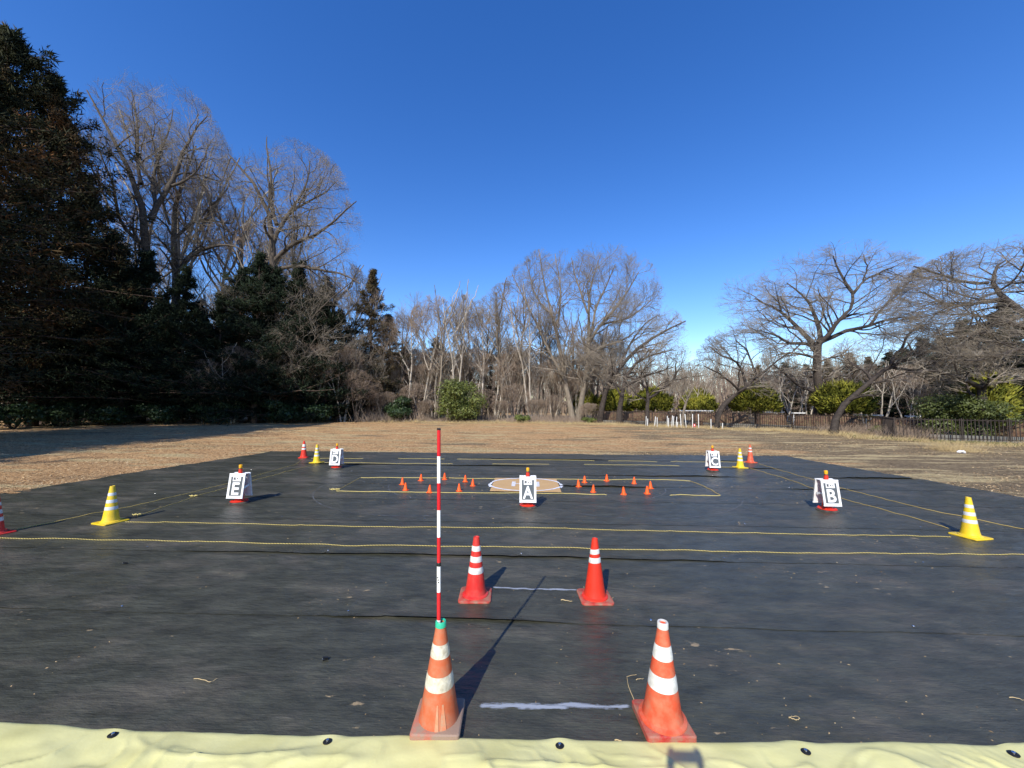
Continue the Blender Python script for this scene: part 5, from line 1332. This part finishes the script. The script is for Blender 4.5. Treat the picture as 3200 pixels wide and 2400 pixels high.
def bush(label, px, d, w, h, leafmat, seed, nleaf=9000, size=0.09, name='evergreen_bush', nl=9, z0=0.3, group=None, stems=5):
    rng = np.random.RandomState(seed); x, y, _ = gx(px, d)
    t = empty(name, (x, y, 0)); tag(t, label, 'bush', group)
    lobes = [(rng.normal(0, w * .22), rng.normal(0, w * .18), z0 + (h - z0) * rng.uniform(.2, .8), w * rng.uniform(.16, .3), w * rng.uniform(.16, .28), h * rng.uniform(.14, .24)) for _ in range(nl)]
    lobes.append((0, 0, h * .42, w * .28, w * .26, h * .36))
    link('foliage', leaf_cloud('foliage', lobes, nleaf, size, rng), leafmat, t)
    P = [];
    for i in range(stems):
        a = rng.rand() * 6.28; P.append([(0.1 * math.cos(a), 0.1 * math.sin(a), -0.05, 0.05), (w * .15 * math.cos(a), w * .15 * math.sin(a), h * .4, 0.035), (w * .3 * math.cos(a), w * .3 * math.sin(a), h * .75, 0.012)])
    Q = [resample(l, 6, rng, .02) for l in P]
    V, Fc = tubes(np.array([q[0] for q in Q]), np.array([q[1] for q in Q]), 6)
    link('stem', np_mesh('stem', V, Fc), M['bark_dark'], t, smooth=True)
    return t
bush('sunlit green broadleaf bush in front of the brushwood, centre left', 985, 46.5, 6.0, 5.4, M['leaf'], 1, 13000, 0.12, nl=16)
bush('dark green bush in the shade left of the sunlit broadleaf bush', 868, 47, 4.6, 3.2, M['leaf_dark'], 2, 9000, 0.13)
bush('small low green shrub at the field edge right of the broadleaf bush', 1128, 45.5, 1.7, 1.15, M['leaf'], 3, 2600, 0.08)
bush('tiny green shrub at the foot of the two crossing trunks', 1272, 46, 1.6, 0.7, M['leaf'], 13, 1600, 0.08)
bush('green camellia bush growing behind the fence on the right', 2062, 28.2, 4.8, 3.3, M['leaf_mid'], 4, 17000, 0.07, name='camellia_bush', z0=0.1)
for i, (px, d, w, h) in enumerate([(30, 31, 4, 2.2), (130, 34, 4, 2.4), (235, 36, 4, 2.0), (360, 38, 4, 2.2), (470, 40, 4, 2.4), (600, 42, 4, 2.6), (690, 44, 4, 2.2)]):
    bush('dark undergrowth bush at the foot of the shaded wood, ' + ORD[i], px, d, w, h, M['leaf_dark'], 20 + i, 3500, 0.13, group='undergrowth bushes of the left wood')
bush('weedy low bush against the fence left of the camellia', 1900, 30.3, 2.2, 0.8, M['leaf_mid'], 31, 1200, 0.05)

def clipped(label, px, d, wpx, toppx, botpx, seed):
    rng = np.random.RandomState(seed); x, y, _ = gx(px, d)
    w = wpx * SC / F_PX * d; zt = CAM_H + (869 + (px - 1106) * .006 - toppx) * SC / F_PX * d; zb = max(CAM_H + (869 + (px - 1106) * .006 - botpx) * SC / F_PX * d, 0.3); h = zt - zb
    t = empty('clipped_conifer', (x, y, 0)); tag(t, label, 'shrub', 'dome clipped golden conifers')
    n = 4000; u = norm(rng.normal(size=(n, 3))); u = u[u[:, 2] > -0.55]
    lump = 1 + 0.24 * vn(u[:, 0] * 2.6 + 9, u[:, 2] * 2.6 + u[:, 1] * 2, seed) + 0.10 * vn(u[:, 0] * 7, u[:, 2] * 7 + u[:, 1] * 5, seed + 3)
    pos = u * np.array([w / 2, w / 2 * .9, h * .62]) * (0.82 * lump)[:, None] + np.array([0, 0, zb + h * .36])
    pos[:, 2] = np.maximum(pos[:, 2], zb * 0.9)
    V, T = tufts(pos, norm(u + np.array([0, 0, 0.9])), rng.uniform(.25, .6, len(pos)), 3, rng, 0.13, 0.36)
    link('foliage', np_mesh('foliage', V, T), M['golden'], t)
    P = [resample([(0, 0, -.05, .12), (0, 0, zb, .1), (0.3 * math.cos(a), .3 * math.sin(a), zb + h * .5, .04)], 6, rng) for a in (0, 2.1, 4.2)]
    V, Fc = tubes(np.array([q[0] for q in P]), np.array([q[1] for q in P]), 6); link('stem', np_mesh('stem', V, Fc), M['bark_dark'], t, smooth=True)
clipped('clipped conifer partly hidden behind the two crossing trunks', 1262, 56, 60, 845, 890, 1)
clipped('clipped conifer behind the upright grey cherry trunk', 1334, 54, 72, 843, 888, 2)
clipped('dark clipped conifer behind the crooked cherry tree', 1412, 52, 72, 840, 888, 3)
clipped('clipped golden green conifer just left of the leaning dark trunk', 1508, 50, 66, 845, 887, 4)
clipped('large clipped golden green conifer right of the leaning dark trunk', 1632, 46, 90, 834, 888, 5)
clipped('large golden conifer with the black leaning trunk in front of it', 1822, 37, 100, 830, 893, 6)
clipped('golden conifer at the far right behind the camellia bush', 2140, 27.5, 62, 822, 900, 7)

# reddish clipped hedges behind the fence
def hedge(label, pxa, pxb, da, db, h, w, seed):
    rng = np.random.RandomState(seed); a = np.array(gx(pxa, da)); b = np.array(gx(pxb, db)); c = (a + b) / 2; ln = np.linalg.norm(b - a); ang = math.atan2(b[1] - a[1], b[0] - a[0])
    t = empty('clipped_hedge', tuple(c), ang); tag(t, label, 'hedge', 'reddish clipped hedges behind the fence')
    m = 14; s = np.linspace(-1, 1, int(ln / .25) + 4); th = np.linspace(-0.15, PI + .15, m)
    S, TH = np.meshgrid(s, th, indexing='ij'); pr = np.clip(1 - np.abs(S) ** 10, 0.02, 1) ** .4
    sup = lambda v: np.sign(v) * np.abs(v) ** 0.6
    X = S * ln / 2; Y = sup(np.cos(TH)) * w / 2 * pr; Z = np.maximum(sup(np.sin(TH)), -.0) * h * pr
    lum = 0.06 * vn(X * 1.5, Y * 2 + Z * 2, seed)
    Z = np.maximum(Z * (1 + lum), 0.05); Y = Y * (1 + lum)
    idx = np.arange(S.size).reshape(S.shape); Fc = np.stack([idx[:-1, :-1], idx[1:, :-1], idx[1:, 1:], idx[:-1, 1:]], -1).reshape(-1, 4)
    P = np.stack([X, Y, Z], -1).reshape(-1, 3)
    link('core', np_mesh('core', P, Fc), M['hedge'], t, smooth=True)
    k = rng.randint(0, len(P), int(ln * 260)); pp = P[k] + rng.normal(0, .06, (len(k), 3)); pp[:, 2] = np.abs(pp[:, 2])
    V, T = tufts(pp, norm(pp * np.array([0.05, 1, 1]) + np.array([0, 0, .3])), np.full(len(pp), .12), 1, rng, .2, .6)
    link('twigs', np_mesh('twigs', V, T), M['hedge'], t)
hedge('long dark brown hedge behind the left part of the fence', 1290, 1470, 50, 47, 1.35, 1.6, 1)
hedge('rounded reddish hedge behind the white stakes', 1490, 1620, 44, 41.5, 1.4, 1.8, 2)
hedge('rounded reddish hedge between the leaning trunk and the fence bend', 1632, 1700, 40.5, 39, 1.4, 1.8, 3)
hedge('reddish hedge behind the middle of the fence', 1715, 1860, 38, 34, 1.35, 1.8, 4)
hedge('reddish brown hedge seen through the fence left of the camellia', 1875, 2020, 33, 30, 1.3, 1.8, 5)
hedge('reddish brown hedge at the right edge behind the camellia', 2100, 2290, 29, 26, 1.3, 1.8, 6)

# ------------------------------------------------------------------ fence
F_PTS = [(1285, 884, 908), (1500, 888, 915), (1690, 892, 920), (1870, 897, 932), (1925, 902, 948), (2260, 906, 962)]
fp = [gx(1285, 46), gx(1500, 42), gx(1640, 38.5), gx(1790, 34), gx(1905, 30.5), gx(1930, 27.5), gx(2075, 26.0), gx(2290, 24.2)]
fence = empty('fence', fp[0]); tag(fence, 'dark brown metal bar fence running along the far and right side of the field', 'fence')
bar_me = MB().box((0, 0, 0.78), (0.038, 0.030, 1.36)).build('bar', M['fence'], fence); bars = 0
post_o = None; rng_ = random.Random(2); first_bar = True
for a, b in zip(fp[:-1], fp[1:]):
    a = Vector(a); b = Vector(b); ln = (b - a).length; d = (b - a).normalized(); ang = math.atan2(d.y, d.x)
    for z in (0.20, 1.40):
        c = (a + b) / 2 - Vector(fp[0])
        MB().box((c.x, c.y, z), (ln, 0.03, 0.045), rz=ang).build('rail', M['fence'], fence)
    nb_ = int(ln / 0.17)
    for i in range(nb_):
        if bars >= 299: break
        p = a + d * (ln * (i + .5) / nb_) - Vector(fp[0])
        o = bar_me if first_bar else bar_me.copy()
        if not first_bar: C.objects.link(o)
        first_bar = False
        o.location = (p.x, p.y, 0.02); o.rotation_euler = (0, 0, ang); bars += 1
    for i in range(int(ln / 2) + 1):
        p = a + d * (ln * i / max(int(ln / 2), 1)) - Vector(fp[0])
        if post_o is None: post_o = MB().box((0, 0, 0.75), (0.06, 0.06, 1.52)).build('post', M['fence'], fence); o = post_o
        else: o = post_o.copy(); C.objects.link(o)
        o.location = (p.x, p.y, 0.0); o.rotation_euler = (0, 0, ang)
print('bars', bars)
# grey kerb wall behind the fence
kb = MB()
for a, b in zip(fp[:-1], fp[1:]):
    a = Vector(a) + Vector((0.9, 0.9, 0)); b = Vector(b) + Vector((0.9, 0.9, 0)); ln = (b - a).length; ang = math.atan2((b - a).y, (b - a).x); c = (a + b) / 2
    kb.box((c.x, c.y, 0.16), (ln, 0.18, 0.40), rz=ang)
tag(kb.build('kerb_wall', M['kerb']), 'low grey concrete kerb just behind the bar fence', 'low wall')

# white stakes
st0 = None
SP = [(98, 470, 340), (127, 470, 380), (247, 480, 352), (292, 475, 362), (465, 490, 345), (486, 475, 365), (541, 490, 335), (566, 485, 340), (620, 515, 378), (640, 430, 380), (706, 520, 335), (793, 530, 338), (902, 540, 348), (1007, 540, 348), (1220, 540, 425), (1417, 495, 445)]
for i, (x_, yb_, yt_) in enumerate(SP):
    px = (2000 + x_ / 5.53) / SC; pb = (1230 + yb_ / 5.53) / SC; pt_ = (1230 + yt_ / 5.53) / SC
    d = 38.5 + (12 - i) * 0.22; x, y, _ = gx(px, d); h = (pb - pt_) * SC / F_PX * d + 0.25
    o = MB().lathe([(0.035, -0.1), (0.035, h - .02), (0.02, h), (0.0001, h)], 10).build('white_stake', M['stake'], smooth=True)
    o.location = (x, y, 0); o.rotation_euler = (R_(rng_.uniform(-2, 2)), R_([2, 1, 7, 1, 1, 2, 5, 5, 4, 2, -3, -4, 1, 0, 0, 1][i]), 0)
    where = ['leftmost thin', 'second from the left', 'leaning, third from the left', 'fourth from the left', 'thick fifth', 'short sixth', 'leaning seventh', 'leaning eighth', 'short ninth', 'hook topped tenth', 'tall left leaning eleventh', 'tall twelfth', 'tall thirteenth', 'tall fourteenth', 'low fifteenth', 'rightmost low'][i]
    tag(o, where + ' white stake in the row in front of the fence', 'stake', 'white stakes in front of the fence')
x, y, _ = gx((2000 + 935 / 5.53) / SC, 38)
t = empty('marker_post', (x, y, 0)); tag(t, 'small red and white marker post between the tall white stakes', 'marker')
MB().box((0, 0, .28), (.22, .03, .30)).build('red_plate', M['red'], t); MB().box((0, -.018, .30), (.08, .006, .16)).build('white_mark', M['white'], t); MB().box((0, .02, .1), (.04, .02, .4)).build('post', M['stake'], t)
# white low barriers far behind
for i, (pa, pb_, py_, d) in enumerate([(1468, 1540, 887, 47), (1650, 1692, 890, 45), (1712, 1738, 892, 42), (1845, 1872, 896, 37), (1878, 1905, 897, 36), (1958, 1985, 899, 33)]):
    a = wp(pa, py_, d); b = wp(pb_, py_, d); t = empty('white_barrier', ((a.x + b.x) / 2, d, 0)); tag(t, ['long white rail behind the fence left of the leaning trunk', 'white rail right of the large golden conifer', 'short white rail left of the black leaning trunk', 'white rail right of the black leaning trunk', 'short white rail over the middle hedge', 'white rail left of the camellia bush'][i], 'barrier', 'white rails in the park')
    MB().box((0, 0, a.z), (b.x - a.x, 0.35, 0.10)).build('rail', M['white'], t)
    for s in (-1, 1): MB().box((s * (b.x - a.x) * .42, 0, a.z / 2), (.08, .08, a.z)).build('leg', M['white'], t)

# ------------------------------------------------------------------ litter, grass and brushwood that nobody could count
def spikes(name, x, y, z, h, lean, w, mat, rng, label, seg2=True):
    n = len(x); a = rng.rand(n) * 2 * PI; d = np.stack([np.cos(a) * lean, np.sin(a) * lean, np.ones(n)], -1); d = norm(d)
    base = np.stack([x, y, z], -1); an = rng.rand(n) * 6.28
    u = np.stack([np.cos(an), np.sin(an), 0 * an], -1) * w[:, None]; v = np.stack([-np.sin(an), np.cos(an), 0 * an], -1) * w[:, None] * .6
    tip = base + d * h[:, None]; tip[:, 2] -= 0.12 * lean * h
    V = np.stack([base + u, base - u, base + v, tip], 1).reshape(-1, 3); b = np.arange(n)[:, None] * 4
    T = np.concatenate([b + [[0, 1, 3]], b + [[1, 2, 3]], b + [[2, 0, 3]]])
    o = link(name, np_mesh(name, V, T), mat); tag(o, label, kind='stuff'); return o
def edge_line(pts, n, rng, jit):
    P = np.array([gx(px, d)[:2] for px, d in pts]); L_ = np.r_[0, np.cumsum(np.linalg.norm(np.diff(P, axis=0), axis=1))]; s = rng.rand(n) * L_[-1]
    return np.interp(s, L_, P[:, 0]) + rng.normal(0, jit, n), np.interp(s, L_, P[:, 1]) + rng.normal(0, jit, n)
rng = np.random.RandomState(77)
# ground litter between the sheet and the trees
n = 170000
yy = 8 + 38 * rng.rand(n) ** 1.15; xx = rng.uniform(-1, 1, n) * (yy * 1.35 + 2) - 0.04 * yy
ej = rng.exponential(.10, n) - .12
out = (xx < xl(np.minimum(yy, 17)) + ej) | (xx > xr(np.minimum(yy, 17)) - ej) | (yy > Y_FAR - ej)
cover = vn(xx * .25, yy * .6, 90) - 0.9 * np.clip((xx - 2) / 16, 0, 1) > rng.rand(n) * 1.5 - 1.15
k = out & cover; xx, yy = xx[k], yy[k]; n = len(xx); zz = np.where((yy < Y_FAR + .1) & (xx > xl(yy) - .1) & (xx < xr(yy) + .1), sheet_h(xx, yy) + .012, ground_h(xx, yy) + .008)
a = rng.rand(n) * 6.28; s = rng.uniform(.009, .028, n) * (1 + (yy - 8) * .018); e = rng.uniform(.15, .6, n)
ca, sa = np.cos(a), np.sin(a); tl = rng.uniform(-.5, .9, n)
def P_(u, v, h): return np.stack([xx + s * (u * ca - v * e * sa), yy + s * (u * sa + v * e * ca), zz + s * h], -1)
V = np.stack([P_(-1, -1, 0), P_(1, -1, tl * .5), P_(1, 1, tl), P_(-1, 1, .35 + 0 * tl)], 1).reshape(-1, 3)
o = link('leaf_litter', np_mesh('leaf_litter', V, np.arange(n * 4).reshape(n, 4)), M['chip']); tag(o, 'brown leaf litter and wood chips strewn over the field', kind='stuff')
# short dry grass in patches over the open field
n2 = 60000; yy = 17 + 28 * rng.rand(n2) ** .9; xx = rng.uniform(-1, 1, n2) * (yy * 1.3)
kk = (vn(xx * .22, yy * .55, 96) + .5 * vn(xx * .7, yy * 1.6, 97) + .25 * np.clip(xx / 12, -.5, 1) > .18); xx, yy = xx[kk], yy[kk]
spikes('short_dry_grass', xx, yy, ground_h(xx, yy), rng.uniform(.04, .16, len(xx)), 1.6, np.full(len(xx), .009), M['grass_dry'], rng, 'patches of short flattened dry grass over the open field')
# dry grass along the wood edge and fence
x, y = edge_line([(820, 46.5), (960, 45.5), (1100, 45.5), (1250, 45), (1400, 41), (1560, 37.5), (1700, 34.5), (1850, 29.5), (1960, 26.3), (2200, 24)], 17000, rng, .8)
spikes('dry_grass', x, y, ground_h(x, y), rng.uniform(.12, .62, len(x)) * (0.6 + 0.5 * (vn(x * .7, y * .7, 91) > -.1)), .7, np.full(len(x), .011), M['grass_dry'], rng, 'dry straw coloured grass along the far edge and the fence')
x, y = edge_line([(1780, 33), (1850, 29.8), (1930, 27), (2212, 24.3)], 3500, rng, .45)
spikes('green_weeds', x, y, ground_h(x, y), rng.uniform(.08, .35, len(x)), .9, np.full(len(x), .014), M['grass_green'], rng, 'low green weeds along the right part of the fence')
x, y = edge_line([(2030, 21), (2080, 20.6)], 900, rng, .38); spikes('dry_grass_clump', x, y, ground_h(x, y), rng.uniform(.25, .85, len(x)), .8, np.full(len(x), .007), M['grass_dry'], rng, 'tall tuft of dry grass beside the white litter')
x, y = edge_line([(800, 47.5), (960, 48.5), (1250, 48.5)], 9000, rng, 1.3)
spikes('brushwood', x, y, 0 * x, rng.uniform(.5, 2.1, len(x)) * (0.75 + .5 * vn(x * .5, y * .4, 92)), .55, np.full(len(x), .022), M['twig_tan'], rng, 'tangled tan brushwood at the foot of the sunlit wood')
x, y = edge_line([(1780, 34.2), (1880, 31.4), (1980, 27.2)], 3200, rng, .6)
spikes('fence_brush', x, y, 0 * x, rng.uniform(.5, 1.5, len(x)), .7, np.full(len(x), .012), M['twig_tan'], rng, 'dry brush growing through the fence')
# far woods as one mass, well behind everything
n = 5200; ang_ = rng.uniform(-1.05, 1.0, n); dd = rng.uniform(88, 128, n); x = np.sin(ang_) * dd * 1.0; y = np.maximum(np.cos(ang_) * dd, 20) * 1.0
far = spikes('far_wood', x, y, 0 * x - .2, rng.uniform(7, 14, n), .12, rng.uniform(.10, .25, n), M['twig_tan'], rng, 'far grey brown wood closing the view between the trees')
n = 42000; ang_ = rng.uniform(-1.05, 1.0, n); dd = rng.uniform(86, 125, n); x = np.sin(ang_) * dd; y = np.cos(ang_) * dd
z = rng.rand(n) ** 1.1 * (9 + 2.5 * vn(ang_ * 14, 0 * ang_, 95))
tw = spikes('far_twigs', x, y, z, rng.uniform(1.2, 3.2, n), .8, np.full(n, .06), M['twig_tan'], rng, 'hazy far twigs of the grey brown wood')

# ------------------------------------------------------------------ the photographer behind the camera (only the shadow shows)
M['skin'] = simple('skin', (0.45, 0.28, 0.2), 0.5, 0.4); M['jacket'] = simple('dark_jacket', (0.04, 0.045, 0.06), 0.8, 0.3); M['hair'] = simple('black_hair', (0.015, 0.012, 0.01), 0.6, 0.4)
def skin_mesh(name, verts, edges, radii, mat, parent, sub=2, root=0):
    me = bpy.data.meshes.new(name); me.from_pydata(verts, edges, [])
    o = link(name, me, mat, parent)
    md = o.modifiers.new('skin', 'SKIN'); md.use_smooth_shade = True
    for i, r in enumerate(radii):
        sv = me.skin_vertices[0].data[i]; sv.radius = (r, r) if not isinstance(r, tuple) else r; sv.use_root = (i == root)
    o.modifiers.new('sub', 'SUBSURF').levels = sub; o.modifiers['sub'].render_levels = sub
    return o
def build_person():
    Y = -0.42
    pr = empty('person', (0.0, Y, 0.02)); tag(pr, 'standing person in a dark jacket holding a phone up with both hands', 'person')
    LHx, RHx, hy, hz = -0.078, 0.078, 0.345, 2.335     # hands, local
    v = [(0, 0, .98), (0, .01, 1.12), (0, .01, 1.30), (0, .0, 1.47), (0, .02, 1.57), (0, .04, 1.66), (0, .05, 1.76),
         (-.19, .0, 1.49), (-.25, .17, 1.74), (-.15, .30, 2.16), (LHx - .02, .34, 2.38),
         (.19, .0, 1.49), (.27, .15, 1.76), (.16, .30, 2.16), (RHx + .02, .34, 2.38),
         (-.10, 0, .90), (-.12, .02, .50), (-.13, -.02, .07), (-.14, .14, .03),
         (.10, 0, .90), (.12, .02, .50), (.13, -.02, .07), (.14, .14, .03)]
    e = [(0, 1), (1, 2), (2, 3), (3, 4), (4, 5), (5, 6), (3, 7), (7, 8), (8, 9), (9, 10), (3, 11), (11, 12), (12, 13), (13, 14), (0, 15), (15, 16), (16, 17), (17, 18), (0, 19), (19, 20), (20, 21), (21, 22)]
    r = [(.20, .15), (.18, .14), (.22, .16), (.19, .13), .07, .09, .09, .085, .066, .046, .034, .085, .066, .046, .034, .125, .085, .062, .05, .125, .085, .062, .05]
    skin_mesh('body', v, e, r, M['jacket'], pr, 2, 0)
    # hands with palms, thumbs and fingers round the phone edges
    for s, hx in ((-1, LHx - .02), (1, RHx + .02)):
        hv = [(hx, .34, 2.37), (hx, .345, 2.42)]; he = [(0, 1)]; hr = [.026, .030]
        for k in range(4):
            b = len(hv); z = 2.412 + .021 * k
            ln = (.9, 1.05, 1.0, .8)[k]
            hv += [(hx, .352, z), (hx - s * .002, .352 + .022 * ln, z + .008), (hx - s * .022 * ln, .352 + .030 * ln, z + .012), (hx - s * .036 * ln, .352 + .022, z + .012)]
            he += [(1, b), (b, b + 1), (b + 1, b + 2), (b + 2, b + 3)]; hr += [.012, .0095, .009, .008]
        b = len(hv); hv += [(hx - s * .012, .328, 2.425), (hx - s * .030, .325, 2.445), (hx - s * .045, .330, 2.46)]; he += [(1, b), (b, b + 1), (b + 1, b + 2)]; hr += [.012, .0105, .009]
        skin_mesh('hand', hv, he, hr, M['skin'], pr, 1, 1)
    # head with hair
    MB().lathe([(.0001, -.115), (.055, -.10), (.075, -.04), (.082, .02), (.078, .07), (.05, .11), (.0001, .122)], 20, c=(0, .055, 1.735)).build('face', M['skin'], pr, smooth=True)
    MB().lathe([(.088, -.02), (.092, .04), (.085, .09), (.05, .128), (.0001, .138)], 20, c=(0, .040, 1.735)).build('hair', M['hair'], pr, smooth=True)
    ph = empty('phone', (0, Y + .362, 2.462), 0); tag(ph, 'dark phone held overhead by the photographer', 'phone')
    MB().box((0, 0, 0), (.150, .009, .078)).build('case', M['black_plastic'], ph)
build_person()

print('objects', len(bpy.data.objects))
